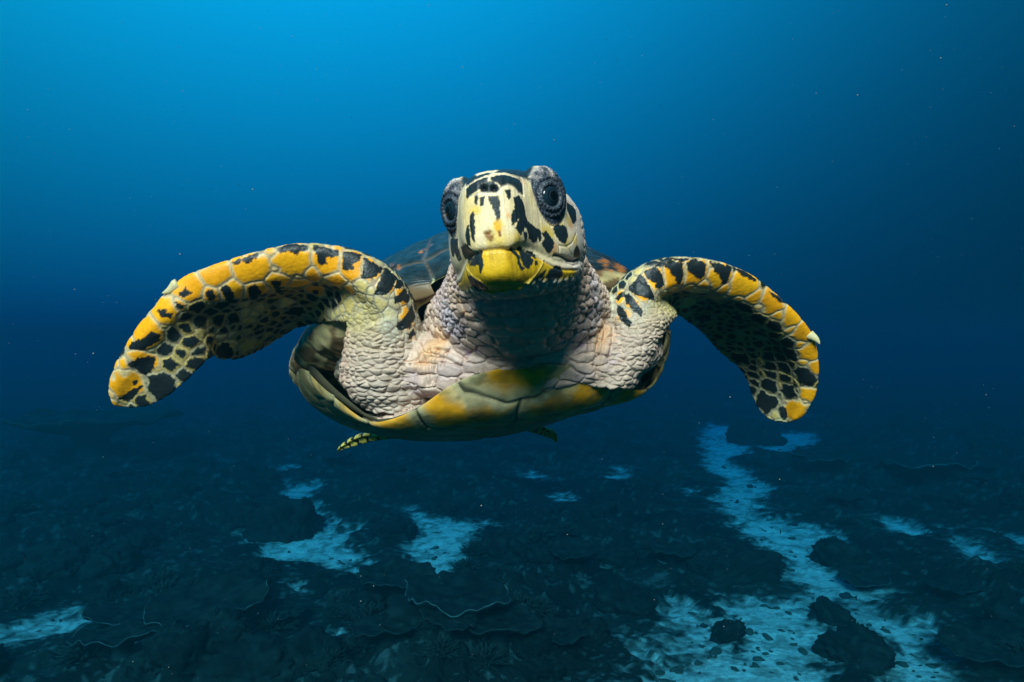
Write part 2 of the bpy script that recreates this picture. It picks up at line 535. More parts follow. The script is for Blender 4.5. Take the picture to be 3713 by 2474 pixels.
def mark(c, poly, color, idx, jag=0.0010, soft=0.00045, fj=420.0, lift=0.0, pull=1.0, grow=0.0003):
    """a patch of pigment: outline traced on the photo, carried onto the skin"""
    q = np.array(poly, float)
    ce = q.mean(0)
    p0, n0 = hitc(c, *ce)
    d0 = p0[1]
    pts = [hitc(c, x, y, d0)[0] for x, y in q]
    ctr = np.mean(pts, 0)
    R = max(np.linalg.norm(p - ctr) for p in pts)
    t1 = nrm(np.cross(n0, [0.1, 0.2, 1.0])); t2 = np.cross(n0, t1)
    poly2 = np.array([((p - ctr) @ t1, (p - ctr) @ t2) for p in pts])
    dv = co[idx] - ctr
    sel = np.nonzero((dv * dv).sum(1) < (R + 0.006) ** 2)[0]
    if len(sel) == 0:
        return
    ids = idx[sel]
    dv = dv[sel]
    off = np.abs(dv @ n0)
    ok = (off < 0.75 * R + 0.005) & (no[ids] @ n0 > 0.0)
    ids, dv = ids[ok], dv[ok]
    p2 = np.stack([dv @ t1, dv @ t2], 1)
    sd = poly_sd(p2, poly2) - grow + jag * fbm(co[ids], fj, 2, 5)
    lerp(ids, smooth01(soft, -soft, sd) * pull, color)
    if lift:
        disp[ids] += lift * smooth01(soft * 2, -soft * 2, sd)

def poisson(cand, r, existing=None, tries=6000):
    pool = RNG.permutation(len(cand))[:tries]
    acc = np.zeros((len(pool) + (0 if existing is None else len(existing)), 3))
    n = 0
    if existing is not None and len(existing):
        acc[:len(existing)] = existing; n = len(existing)
    out = []
    for k in pool:
        p = cand[k]
        rr = r if np.isscalar(r) else r[k]
        if n == 0 or ((acc[:n] - p) ** 2).sum(1).min() > rr * rr:
            acc[n] = p; n += 1; out.append(k)
    return np.array(out, int)

def cells(pts, seeds, rad=None, chunk=20000):
    """additively weighted cells: id, distance to the border, distance to the seed"""
    ids = np.zeros(len(pts), int); bd = np.zeros(len(pts)); f1 = np.zeros(len(pts))
    S = seeds.astype(np.float32); s2 = (S * S).sum(1)
    rad = np.zeros(len(seeds), np.float32) if rad is None else rad.astype(np.float32)
    for a in range(0, len(pts), chunk):
        q = pts[a:a + chunk].astype(np.float32)
        d2 = np.maximum((q * q).sum(1)[:, None] + s2[None] - 2 * q @ S.T, 0)
        d = np.sqrt(d2) - rad[None]
        i1 = d.argmin(1); ar = np.arange(len(q))
        m1 = d[ar, i1].copy(); d[ar, i1] = 9
        m2 = d.min(1)
        ids[a:a + chunk] = i1; bd[a:a + chunk] = (m2 - m1) * 0.5; f1[a:a + chunk] = m1 + rad[i1]
    return ids, bd, f1

# ------------------------------------------------------------------ front flippers
def do_flipper(tg, crop, big, pale, spotted, mirror):
    idx = np.nonzero(tag == tg)[0]
    p = co[idx]
    sd, rad, kind = [], [], []
    for (lst, kd_, r) in ((big, 0, 0.011), (pale, 1, 0.004), (spotted, 2, 0.004)):
        for e in lst:
            h, n = hitc(crop, e[0], e[1], 0.75)
            sd.append(h); rad.append(e[2] * 0.001 if len(e) > 2 else r); kind.append(kd_)
    n_auth = len(sd)
    sd = np.array(sd); rad = np.array(rad); kind = np.array(kind)
    # the rest of the hide: bigger plates on the back, small ones on the palm and the arm
    u, v = uu[idx], vv[idx]
    dorsal = v < 0
    rr = np.where(dorsal, 0.019, 0.0105 + 0.003 * np.sin(u * 9))
    rr = np.where(u < 0.30, 0.0085, rr)
    rr = np.where((v > 0) & (v < 0.25) & (u > 0.25), 0.016, rr)
    rr = np.where(u > 0.82, np.minimum(rr, 0.011), rr)
    keep = poisson(p, rr, sd, 9000)
    extra = p[keep]
    ke = np.where(dorsal[keep], 3, np.where(u[keep] < 0.27, 1, 2))
    ke = np.where((v[keep] > 0) & (v[keep] < 0.22) & (u[keep] > 0.3), 0, ke)
    sd = np.concatenate([sd, extra]); rad = np.concatenate([rad, np.zeros(len(extra))]); kind = np.concatenate([kind, ke])
    # rows of long scales on the arm: squeeze the sideways distances there
    arm = smooth01(0.30, 0.16, u)
    wob = np.stack([fbm(p, 120, 2, 200 + k) for k in range(3)], 1) * 0.0012
    ids, bd, f1 = cells(p + wob, sd, rad)
    k = kind[ids]
    rnd = hash3(ids, ids * 0 + 3, ids * 0 + tg, 9)
    rnd2 = hash3(ids, ids * 0 + 8, ids * 0 + tg, 19)
    # colours
    yel = np.array([0.90, 0.355, 0.004]); cream = np.array([0.62, 0.47, 0.24]); pink = np.array([0.50, 0.34, 0.24])
    palew = np.array([0.52, 0.44, 0.26])
    m = smooth01(0.0005, 0.0032, bd)[:, None]
    c0 = cream * (1 - m) + (yel * (0.85 + 0.3 * rnd[:, None])) * m
    c1 = palew * (0.85 + 0.3 * rnd[:, None]) * (0.85 + 0.15 * m) + np.array([0.08, 0.03, -0.06]) * smooth01(0.25, 0.12, u)[:, None] * -1
    c1 = np.clip(c1 + (np.array([0.10, 0.02, -0.10]) * (smooth01(0.10, 0.24, u) * m[:, 0])[:, None]), 0.02, 1)
    # spotted: pale rim, black heart
    hb = smooth01(0.0010, 0.0021, bd + 0.0010 * fbm(p, 380, 2, 33) - 0.0008 * (rnd2 > 0.72))[:, None]
    rimc = np.array([0.42, 0.36, 0.20]) * (1 - 0.4 * rnd[:, None]) + np.array([0.12, 0.04, -0.06]) * (rnd2[:, None] > 0.6)
    c2 = rimc * (1 - hb) + BLACK * hb
    plain = ((rnd < 0.16) & (ids >= n_auth))[:, None]
    c2 = np.where(plain, rimc * 0.9, c2)
    hd = smooth01(0.0007, 0.0016, bd + 0.0004 * fbm(p, 380, 2, 35))[:, None]
    c3 = np.array([0.50, 0.42, 0.22]) * (1 - hd) + BLACK * 1.3 * hd
    c = np.where((k == 0)[:, None], c0, np.where((k == 1)[:, None], c1, np.where((k == 2)[:, None], c2, c3)))
    seam = np.exp(-(bd / 0.00055) ** 2)[:, None] * np.where(k == 3, 0, 0.75)[:, None]
    c = c * (1 - seam) + pink * 0.55 * seam
    colr[idx] = c
    size = np.where(k == 1, 0.0011, 0.0013)
    disp[idx] += -0.0008 * np.exp(-(bd / 0.0010) ** 2) + 0.38 * size * smooth01(0, 0.006, bd) + 0.0002 * fbm(p, 500, 2, 3)
    return idx

idx_l = do_flipper(TAG_LF, 3,
    big=[(190, 1060, 14), (330, 890, 9), (340, 690, 14), (460, 520, 11), (630, 350, 12), (820, 260, 12), (1070, 220, 14), (1370, 165, 15), (1610, 190, 11), (1790, 210, 10),
         (1935, 240, 9), (2040, 320, 8), (2120, 330, 2), (2150, 420, 7), (2190, 570, 9), (2230, 690, 3),
         (570, 480, 4), (795, 405, 6), (935, 380, 9), (1115, 375, 10), (1265, 320, 9), (1410, 340, 8), (1515, 255, 5), (1535, 370, 6), (1680, 310, 8), (1770, 365, 5)],
    pale=[(1860, 430), (1780, 490), (1905, 505), (2000, 480), (2080, 550, 6), (1850, 575), (1950, 580), (2100, 490), (900, 815, 12), (1060, 770, 8),
          (1130, 510), (1090, 550), (1040, 545), (1060, 590), (1330, 465), (1030, 480), (1860, 350)],
    spotted=[(520, 700, 6), (470, 790, 5), (615, 640, 5), (715, 595, 5), (850, 590, 5), (960, 580, 5), (640, 760, 5), (585, 825, 5), (680, 890, 5), (505, 895, 6),
             (605, 985, 4), (440, 1060, 13), (290, 1150, 5), (560, 1070, 2), (700, 495, 6), (790, 530), (860, 490), (1400, 530, 8), (1230, 450, 5), (615, 565, 4), (690, 820, 3)],
    mirror=False)
idx_r = do_flipper(TAG_RF, 4,
    big=[(335, 460, 6), (260, 560, 6), (410, 365, 9), (525, 270, 9), (680, 230, 11), (860, 205, 11), (1060, 240, 12), (1270, 290, 15), (1500, 450, 13), (1670, 570, 11),
         (1780, 690, 10), (1825, 870, 8), (1865, 1020, 8), (1800, 1230, 6), (1690, 1370, 15), (1360, 415, 6), (1410, 490, 4), (1560, 575, 5), (1110, 330, 4), (940, 310, 4), (225, 415, 2)],
    pale=[(620, 700), (520, 620), (440, 620), (330, 720), (560, 550), (640, 480), (880, 360, 6), (1010, 420, 7), (800, 450, 6), (1520, 1385, 4)],
    spotted=[(1450, 1290, 13), (1640, 1200, 9), (1480, 1150, 8), (1610, 1090, 6), (1490, 1050, 5), (1780, 1070, 11), (1600, 1000, 6), (1480, 990, 5), (1640, 880, 4), (1565, 915, 4),
             (1470, 910, 4), (1610, 790, 5), (1515, 735, 4), (1380, 800, 3), (1385, 710, 3), (1225, 920, 10), (1380, 600, 8), (1510, 640, 7), (1130, 490, 7), (1250, 500, 7),
             (930, 590, 8), (1050, 740, 5), (1160, 740, 4), (1210, 590, 4), (1350, 1070, 3), (1350, 1120, 3), (1340, 1190, 3), (1590, 1370, 4), (1520, 790, 2), (1550, 850, 2)],
    mirror=True)
def flipper_marks():
    for poly in ([(945, 182), (1030, 155), (1130, 112), (1130, 128), (1095, 152), (1060, 176), (1020, 166), (985, 186)],
                 [(1270, 85), (1350, 55), (1475, 60), (1475, 92), (1425, 90), (1405, 116), (1385, 112), (1360, 100), (1285, 105)],
                 [(1525, 65), (1695, 98), (1690, 128), (1640, 138), (1612, 142), (1610, 186), (1580, 192), (1558, 178), (1550, 120)],
                 [(1738, 105), (1855, 128), (1850, 165), (1795, 195), (1765, 230), (1740, 225)],
                 [(1888, 155), (2008, 222), (1965, 280), (1890, 292), (1866, 285), (1885, 220)],
                 [(2035, 225), (2112, 290), (2065, 380), (2005, 413), (1962, 402), (2000, 310)],
                 [(2118, 290), (2152, 335), (2132, 372), (2108, 350)], [(2170, 365), (2208, 430), (2190, 465), (2150, 450), (2100, 468), (2110, 430)],
                 [(2222, 488), (2247, 560), (2205, 640), (2130, 657), (2122, 625), (2180, 560)], [(2236, 655), (2247, 690), (2205, 722), (2215, 690)],
                 [(570, 405), (600, 395), (612, 368), (650, 398), (620, 420), (590, 418)], [(763, 388), (800, 380), (825, 420), (798, 452), (768, 425)],
                 [(868, 350), (920, 348), (950, 400), (948, 440), (928, 472), (892, 415)], [(1065, 360), (1110, 340), (1150, 390), (1112, 442), (1075, 425)],
                 [(1228, 310), (1282, 315), (1278, 360), (1302, 412), (1262, 395), (1250, 350)], [(1522, 378), (1550, 378), (1547, 402), (1525, 402)],
                 [(543, 465), (602, 488), (585, 508), (552, 492)], [(422, 525), (472, 520), (465, 548), (522, 543), (505, 568), (440, 562)],
                 [(1790, 205), (1812, 208), (1808, 226), (1790, 222)],
                 [(215, 785), (235, 745), (330, 722), (380, 680), (432, 690), (425, 730), (300, 802), (222, 795)], [(205, 910), (280, 862), (390, 848), (385, 930), (325, 982), (262, 932)],
                 [(238, 1030), (272, 1022), (250, 1046)], [(150, 1150), (230, 1092), (302, 1058), (262, 1112), (205, 1168)],
                 [(838, 830), (880, 752), (918, 765), (952, 820), (930, 862), (850, 856)]):
        mark(3, poly, BLACK, idx_l, jag=0.0011, grow=0.0010)
    for poly in ([(195, 415), (255, 365), (255, 400), (215, 432)], [(262, 400), (300, 388), (350, 440), (412, 530), (400, 562), (350, 522), (290, 460)],
                 [(203, 480), (240, 498), (312, 620), (302, 648), (240, 602), (210, 540)], [(298, 342), (400, 225), (450, 290), (515, 432), (425, 402), (330, 372)],
                 [(440, 200), (520, 160), (572, 230), (592, 300), (560, 338), (525, 322), (535, 290), (470, 260)],
                 [(588, 150), (660, 108), (742, 130), (747, 220), (730, 298), (705, 292), (690, 240), (650, 212), (640, 172)],
                 [(788, 120), (850, 88), (932, 130), (927, 230), (900, 247), (850, 227), (800, 192)],
                 [(980, 122), (1155, 152), (1125, 250), (1112, 298), (1080, 297), (1070, 240), (1020, 190)],
                 [(1185, 165), (1280, 195), (1395, 265), (1330, 262), (1240, 220)], [(1470, 360), (1610, 458), (1560, 445), (1515, 408)],
                 [(525, 135), (640, 82), (560, 152)], [(675, 88), (800, 88), (740, 116)], [(1720, 1040), (1790, 1010), (1860, 1080), (1830, 1160), (1760, 1140)],
                 [(1570, 1330), (1610, 1340), (1625, 1400), (1600, 1430), (1572, 1400)]):
        mark(4, poly, BLACK, idx_r, jag=0.0011, grow=0.0010)
flipper_marks()

# ------------------------------------------------------------------ rear flippers
idx = np.nonzero(tag == TAG_REAR)[0]
p = co[idx]
w = smooth01(0.25, 0.55, np.sin(uu[idx] * 60 + vv[idx] * 3) + 0.4 * fbm(p, 80, 2, 7))
up = smooth01(0.25, 0.0, np.abs(vv[idx]))
yb = smooth01(0.9, 0.6, uu[idx])
colr[idx] = np.array([0.62, 0.45, 0.08]) * (1 - w[:, None]) + BLACK * w[:, None]
disp[idx] -= 0.001 * w

# ------------------------------------------------------------------ neck, chest
hl = to_head(co)
soft = np.nonzero((tag == TAG_NECK) | (tag == TAG_TORSO))[0]
front = co[soft, 1] < 0.86
soft = soft[front]
p = co[soft]
anis = np.array([0.62, 1.0, 1.15])
# knobbly scales below the jaw, larger creased ones towards the chest
low = smooth01(HC + 0.055, HC - 0.02, p[:, 2])
cr_ = (0.0060 + 0.0045 * low) * (1 + 0.45 * np.clip(fbm(p, 32, 2, 46), -0.8, 1.2))
pa = p * anis
keep = poisson(pa, cr_, None, 14000)
wob = np.stack([fbm(p, 150, 2, 300 + k) for k in range(3)], 1) * 0.0013
ids, bd, f1 = cells((p + wob) * anis, pa[keep])
rnd = hash3(ids, ids * 0 + 1, ids * 0 + 5, 3); rnd2 = hash3(ids, ids * 0 + 2, ids * 0 + 6, 4)
disp[soft] += -(0.0015 + 0.0010 * rnd2) * np.exp(-(bd / 0.0010) ** 2) + (0.0012 - 0.0009 * low) * smooth01(0, 0.0034, bd) * (0.5 + rnd) + 0.00022 * fbm(p, 300, 2, 8) + 0.0022 * fbm(p, 45, 2, 9) * low
# long soft folds
fold = np.sin(p[:, 2] * 330 + 2.5 * fbm(p, 25, 2, 15)) * smooth01(-0.2, 0.4, fbm(p, 18, 2, 16))
disp[soft] += 0.0013 * fold
base = np.array([0.55, 0.375, 0.285]) * (0.86 + 0.28 * rnd[:, None])
lil = smooth01(-0.1, 0.5, fbm(p, 28, 2, 17))[:, None]
base = base * (1 - 0.5 * lil) + np.array([0.40, 0.29, 0.31]) * 0.5 * lil
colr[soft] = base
def spot(c, x, y, r, color, amt=1.0, ids_=None, edge=0.5):
    h, n = hitc(c, x, y, 0.68)
    ii = soft if ids_ is None else ids_
    d = np.sqrt(((co[ii] - h) ** 2).sum(1)) + r * 0.25 * fbm(co[ii], 1.2 / r, 2, 23)
    lerp(ii, smooth01(r, r * (1 - edge), d) * amt, color)
for (x, y, r, a) in ((360, 760, .022, .75), (300, 880, .018, .5), (440, 700, .018, .5), (1700, 640, .022, .75), (1640, 560, .018, .5), (1690, 760, .014, .5), (640, 530, .010, .6), (560, 400, .010, .5), (1580, 520, .010, .6)):
    spot(2, x, y, r, (0.66, 0.36, 0.17), a, edge=0.9)
for (x, y) in ((735, 705), (715, 830), (600, 650), (735, 525), (1545, 770), (1490, 800), (560, 640), (500, 680), (640, 830)):
    spot(2, x, y, 0.0040, (0.26, 0.13, 0.26), 0.6, edge=0.8)
for (x, y) in ((520, 600), (1650, 300), (560, 240), (1660, 540), (480, 540)):
    h, n = hitc(2, x, y, 0.68)
    d = np.sqrt(((co[soft] - h) ** 2).sum(1))
    dots = smooth01(0.2, 0.5, vnoise(co[soft], 300, 77)) * smooth01(0.030, 0.012, d)
    lerp(soft, dots * 0.85, (0.07, 0.05, 0.08))
    disp[soft] -= 0.0012 * dots
    lerp(soft, (1 - dots) * smooth01(0.024, 0.008, d) * 0.5, (0.55, 0.48, 0.52))
# dark skin under the shell's front edge
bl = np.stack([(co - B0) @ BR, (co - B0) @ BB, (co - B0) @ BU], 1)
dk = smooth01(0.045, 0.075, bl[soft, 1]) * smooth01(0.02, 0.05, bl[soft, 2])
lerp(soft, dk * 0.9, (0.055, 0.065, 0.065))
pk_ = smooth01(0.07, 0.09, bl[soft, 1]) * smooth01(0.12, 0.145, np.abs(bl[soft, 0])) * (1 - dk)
lerp(soft, pk_ * 0.85, (0.13, 0.14, 0.085))  # dark green shade of the arm pockets, painted into the skin colour

# the arms below the elbow bend: pale rows of scales
for tg, sgn in ((TAG_LF, -1), (TAG_RF, 1)):
    ai = np.nonzero((tag == tg) & (uu < 0.30))[0]
    p = co[ai]
    an = np.array([0.50, 0.8, 1.25])
    keep = poisson(p * an, 0.0058 + 0.0028 * np.clip(fbm(p, 30, 2, 45), -0.8, 1.2), None, 11000)
    wob = np.stack([fbm(p, 130, 2, 400 + k) for k in range(3)], 1) * 0.0015
    ids, bd, f1 = cells((p + wob) * an, (p * an)[keep])
    rnd = hash3(ids, ids * 0 + 1, ids * 0 + 5, 13)
    w = smooth01(0.255, 0.17, uu[ai] + 0.02 * fbm(p, 60, 2, 44))
    lead = smooth01(0.45, 0.20, np.abs(vv[ai]))              # the plated leading edge reaches further down
    w = w * (1 - lead * smooth01(0.08, 0.16, uu[ai]))
    yl = smooth01(0.07, 0.22, uu[ai])[:, None]
    c = (np.array([0.45, 0.325, 0.25]) * (1 - yl) + np.array([0.44, 0.34, 0.14]) * yl) * (0.86 + 0.28 * rnd[:, None])
    lerp(ai, w, c)
    dd = -(0.0013 + 0.0011 * rnd) * np.exp(-(bd / 0.0010) ** 2) + 0.0003 * smooth01(0, 0.0034, bd) * (0.4 + 1.2 * rnd) + 0.00018 * fbm(p, 300, 2, 8) + 0.0016 * fbm(p, 45, 2, 9)
    dd += 0.0009 * np.sin(p[:, 2] * 400 + 2.5 * fbm(p, 25, 2, 15)) * smooth01(0.2, 0.05, uu[ai])
    disp[ai] = disp[ai] * (1 - w) + dd * w
    # pink where the arm meets the shell
    pk = smooth01(0.72, 0.95, np.abs(vv[ai])) * smooth01(0.22, 0.08, uu[ai]) * 0.6
    lerp(ai, pk, (0.58, 0.36, 0.27))

flipper_marks()          # the patches reach down onto the arms
# ------------------------------------------------------------------ head
hid = np.nonzero((tag == TAG_HEAD) | (tag == TAG_JAW))[0]
p = co[hid]; h = hl[hid]
upt = crom(UP, 200)
lipz = np.interp(h[:, 1], upt[::-1, 0], upt[::-1, 3])
jaw = (h[:, 2] < lipz - 0.02) & (h[:, 1] > -4.5) & (np.abs(h[:, 0]) < 6)
cream = np.array([0.80, 0.64, 0.38]); white = np.array([0.78, 0.63, 0.50])
backw = smooth01(2.5, -2.0, h[:, 1])[:, None]
colr[hid] = cream * (1 - backw) + white * backw
st_ = smooth01(0.2, 0.7, vnoise(h * np.array([2.2, 1, 0.35]), 1.0, 55))[:, None] * smooth01(2, 5, h[:, 1])[:, None]
colr[hid] = colr[hid] * (1 - 0.5 * st_) + np.array([0.72, 0.52, 0.14]) * 0.5 * st_
jc = np.array([0.74, 0.44, 0.012])
jw = smooth01(-2.6, -1.0, h[:, 1])[:, None] * smooth01(lipz + 0.02, lipz - 0.06, h[:, 2])[:, None]
disp[hid] -= 0.0013 * np.exp(-((h[:, 2] - lipz + 0.05) / 0.10) ** 2) * smooth01(-2.6, -1.0, h[:, 1])
streak = vnoise(h * np.array([3.2, 1.0, 0.45]), 1.6, 57)[:, None]
jcol = jc * (0.88 + 0.14 * fbm(p, 60, 2, 56)[:, None] + 0.10 * streak)
stain = smooth01(0.25, 0.8, fbm(h * np.array([1.5, 1.0, 0.6]), 0.9, 3, 58) + 0.5 * smooth01(-4.6, -3.6, h[:, 2]) - 0.2)[:, None]
jcol = jcol * (1 - 0.45 * stain) + np.array([0.30, 0.15, 0.015]) * 0.45 * stain
colr[hid] = colr[hid] * (1 - jw) + jcol * jw
hs = smooth01(0.45, 0.9, vnoise(h * np.array([4.5, 1.0, 0.5]), 1.5, 59))[:, None] * smooth01(3.0, 5.5, h[:, 1])[:, None] * (1 - jw)
colr[hid] = colr[hid] * (1 - 0.3 * hs) + np.array([0.30, 0.22, 0.10]) * 0.3 * hs
disp[hid] += 0.00025 * vnoise(h * np.array([4.5, 1.0, 0.4]), 2.0, 60) * smooth01(2.0, 4.5, h[:, 1])
# yellow tints on the cheek
def hspot(x, y, r, color, amt):
    spot(1, x, y, r, color, amt, hid, 0.9)
for (x, y, r) in ((1560, 890, .009), (1740, 1000, .009), (1700, 860, .012), (1760, 740, .007), (1830, 960, .008), (1490, 860, .008), (700, 640, .006), (950, 800, .006), (960, 1000, .014), (1180, 950, .008)):
    hspot(x, y, r, (0.74, 0.50, 0.06), 0.75)
for (x, y, r) in ((1600, 1080, .008), (1790, 800, .006), (1230, 300, .006), (540, 310, .004), (1290, 190, .005), (1080, 690, .003)):
    hspot(x, y, r, (0.66, 0.30, 0.08), 0.7)
DK = np.array([0.012, 0.022, 0.026])
crown = smooth01(0.45, 0.62, no[hid] @ HU) * smooth01(5.2, 4.2, h[:, 1]) * smooth01(3.1, 2.6, np.abs(h[:, 0] - 0.0)) * (~jaw)
lerp(hid, crown, DK)
for poly in ([(610, 510), (600, 390), (690, 312), (760, 282), (848, 248), (842, 302), (775, 340), (752, 400), (690, 430), (645, 470)],
             [(598, 352), (596, 275), (700, 208), (895, 160), (858, 232), (740, 272), (640, 332)],
             [(878, 265), (960, 236), (1100, 250), (1205, 290), (1232, 350), (1244, 455), (1190, 432), (1150, 372), (1080, 340), (1000, 366), (960, 318), (890, 298)],
             [(928, 212), (1000, 160), (1130, 138), (1255, 148), (1265, 180), (1212, 236), (1100, 222)],
             [(756, 380), (800, 312), (870, 302), (950, 342), (982, 402), (930, 442), (860, 432), (770, 438)],
             [(690, 465), (722, 450), (728, 570), (706, 585)], [(758, 500), (804, 480), (792, 570), (760, 585)],
             [(850, 480), (960, 470), (978, 560), (982, 740), (945, 765), (915, 640), (870, 540)],
             [(1045, 408), (1102, 408), (1112, 450), (1080, 514), (1060, 470)],
             [(1130, 490), (1192, 468), (1252, 560), (1272, 700), (1300, 760), (1380, 832), (1440, 862), (1452, 960), (1430, 990), (1412, 930), (1390, 1005), (1352, 1000), (1310, 950), (1290, 850), (1262, 832), (1222, 915), (1160, 842), (1195, 732), (1120, 805), (1114, 700), (1150, 600)],
             [(1252, 880), (1292, 888), (1282, 982), (1254, 992)],
             [(1462, 900), (1502, 878), (1552, 930), (1602, 1000), (1572, 1100), (1530, 1125), (1490, 1082), (1458, 1012), (1490, 960)],
             [(640, 700), (680, 640), (692, 800), (692, 995), (660, 960), (640, 850)],
             [(535, 1060), (600, 1020), (660, 1080), (685, 1140), (632, 1245), (590, 1190), (550, 1100)], [(443, 970), (502, 956), (508, 1130), (480, 1155), (452, 1080)],
             [(588, 880), (622, 800), (642, 940), (652, 1045), (610, 1020)],
             [(1690, 328), (1742, 370), (1775, 445), (1720, 452), (1690, 400)], [(1740, 543), (1800, 580), (1842, 640), (1848, 750), (1815, 800), (1770, 690), (1740, 620)],
             [(1588, 840), (1650, 798), (1732, 818), (1758, 920), (1722, 1014), (1660, 992), (1600, 900)], [(1855, 1028), (1888, 1110), (1882, 1175), (1818, 1162), (1825, 1090)],
             [(1108, 1045), (1150, 1100), (1212, 1170), (1200, 1230), (1258, 1300), (1225, 1328), (1180, 1240), (1170, 1170), (1130, 1130)],
             [(1190, 1040), (1260, 1090), (1362, 1210), (1342, 1240), (1312, 1312), (1250, 1270), (1220, 1200), (1200, 1110)],
             [(1290, 1100), (1350, 1110), (1415, 1178), (1380, 1182), (1310, 1152)], [(1372, 1215), (1402, 1212), (1412, 1250), (1380, 1268)],
             [(1502, 1400), (1540, 1320), (1632, 1262), (1694, 1300), (1682, 1382), (1600, 1442), (1518, 1455)], [(1348, 1442), (1430, 1370), (1504, 1308), (1482, 1370), (1420, 1455)],
             [(636, 1262), (700, 1130), (772, 1108), (792, 1290), (762, 1355), (740, 1260), (690, 1272)],
             [(612, 1368), (680, 1388), (770, 1450), (855, 1530), (780, 1552), (690, 1532), (640, 1450)]):
    mark(1, poly, DK, hid, jag=0.0007, soft=0.0004, fj=700)
mark(1, [(798, 900), (870, 856), (905, 930), (870, 985), (820, 952)], (0.22, 0.10, 0.02), hid, jag=0.0016, soft=0.0015)
mark(1, [(918, 780), (980, 758), (1004, 860), (960, 895), (924, 850)], (0.72, 0.36, 0.01), hid, jag=0.0016, soft=0.0015)
mark(1, [(968, 870), (990, 872), (992, 925), (975, 930)], (0.16, 0.05, 0.01), hid, jag=0.0006)
# the far cheek carries the same spots as the near one
for (x, y, r) in ((1790, 670, .0075), (1670, 900, .0075), (1855, 1105, .006), (1725, 395, .006), (1530, 1000, .006)):
    q_ = to_head(hitc(1, x, y)[0][None])[0]
    t_, _n, _i, _d = BVH.find_nearest(Vector(HP(-q_[0], q_[1], q_[2])))
    t_ = np.array(t_)
    for kx in (0.0, 0.8):
        c_ = t_ + HF * -0.002 * kx
        d = np.sqrt(((p - c_) ** 2).sum(1)) + 0.0012 * fbm(p, 300, 2, 6)
        lerp(hid, smooth01(r + 0.0004, r - 0.0004, d) * (np.abs(no[hid] @ HR) > 0.3), DK)
# nostrils
for (x, y) in ((795, 385), (915, 385)):
    a_, n_ = hitc(1, x, y)
    d = np.sqrt(((p - a_) ** 2).sum(1))
    disp[hid] -= 0.0035 * np.exp(-(d / 0.0022) ** 2)
    lerp(hid, np.exp(-(d / 0.0022) ** 2), (0.006, 0.008, 0.01))
# seams between the head plates: shallow grooves drawn along traced lines
def line(c, pts_, width, depth, color=None, amt=0.6, ids_=hid, d0=0.55):
    P3 = [hitc(c, x, y, d0)[0] for x, y in pts_]
    q = co[ids_]
    dmin = np.full(len(q), 9.0)
    for a_, b_ in zip(P3[:-1], P3[1:]):
        e = b_ - a_
        t = np.clip(((q - a_) @ e) / max(e @ e, 1e-12), 0, 1)
        dmin = np.minimum(dmin, np.sqrt(((q - a_ - t[:, None] * e) ** 2).sum(1)))
    w = np.exp(-(dmin / width) ** 2)
    disp[ids_] -= depth * w
    if color is not None:
        lerp(ids_, w * amt, color)
for l in ([(600, 370), (700, 300), (850, 245)], [(860, 240), (960, 228), (1100, 236), (1225, 260)], [(850, 300), (860, 245), (905, 185)], [(1000, 372), (1080, 345), (1150, 378), (1190, 440), (1250, 460)],
          [(640, 480), (760, 440), (860, 440), (960, 440), (1000, 380)], [(1225, 260), (1245, 380), (1250, 470)]):
    line(1, l, 0.0008, 0.0006, (0.66, 0.56, 0.40), 0.9)
for l in ([(600, 1290), (660, 1370), (760, 1440), (900, 1505)], [(1480, 1205), (1440, 1290), (1360, 1400), (1260, 1465)]):
    line(1, l, 0.0009, -0.0006, (0.66, 0.52, 0.16), 0.6)
for l in ([(1560, 820), (1590, 870), (1610, 960), (1660, 1040), (1650, 1150)], [(1740, 690), (1790, 760), (1850, 830)], [(1690, 470), (1760, 540), (1830, 600)], [(1660, 1040), (1740, 1050), (1800, 1010), (1850, 900)], [(1740, 1050), (1800, 1150)], [(500, 950), (520, 1060), (510, 1180)]):
    line(1, l, 0.0007, 0.0006, (0.58, 0.46, 0.34), 0.4)

line(1, [(1600, 1150), (1680, 1165), (1760, 1205), (1830, 1215), (1880, 1195)], 0.0012, 0.0022, (0.10, 0.06, 0.05), 0.8)
line(1, [(1740, 1230), (1820, 1262), (1885, 1240)], 0.0011, 0.0014)
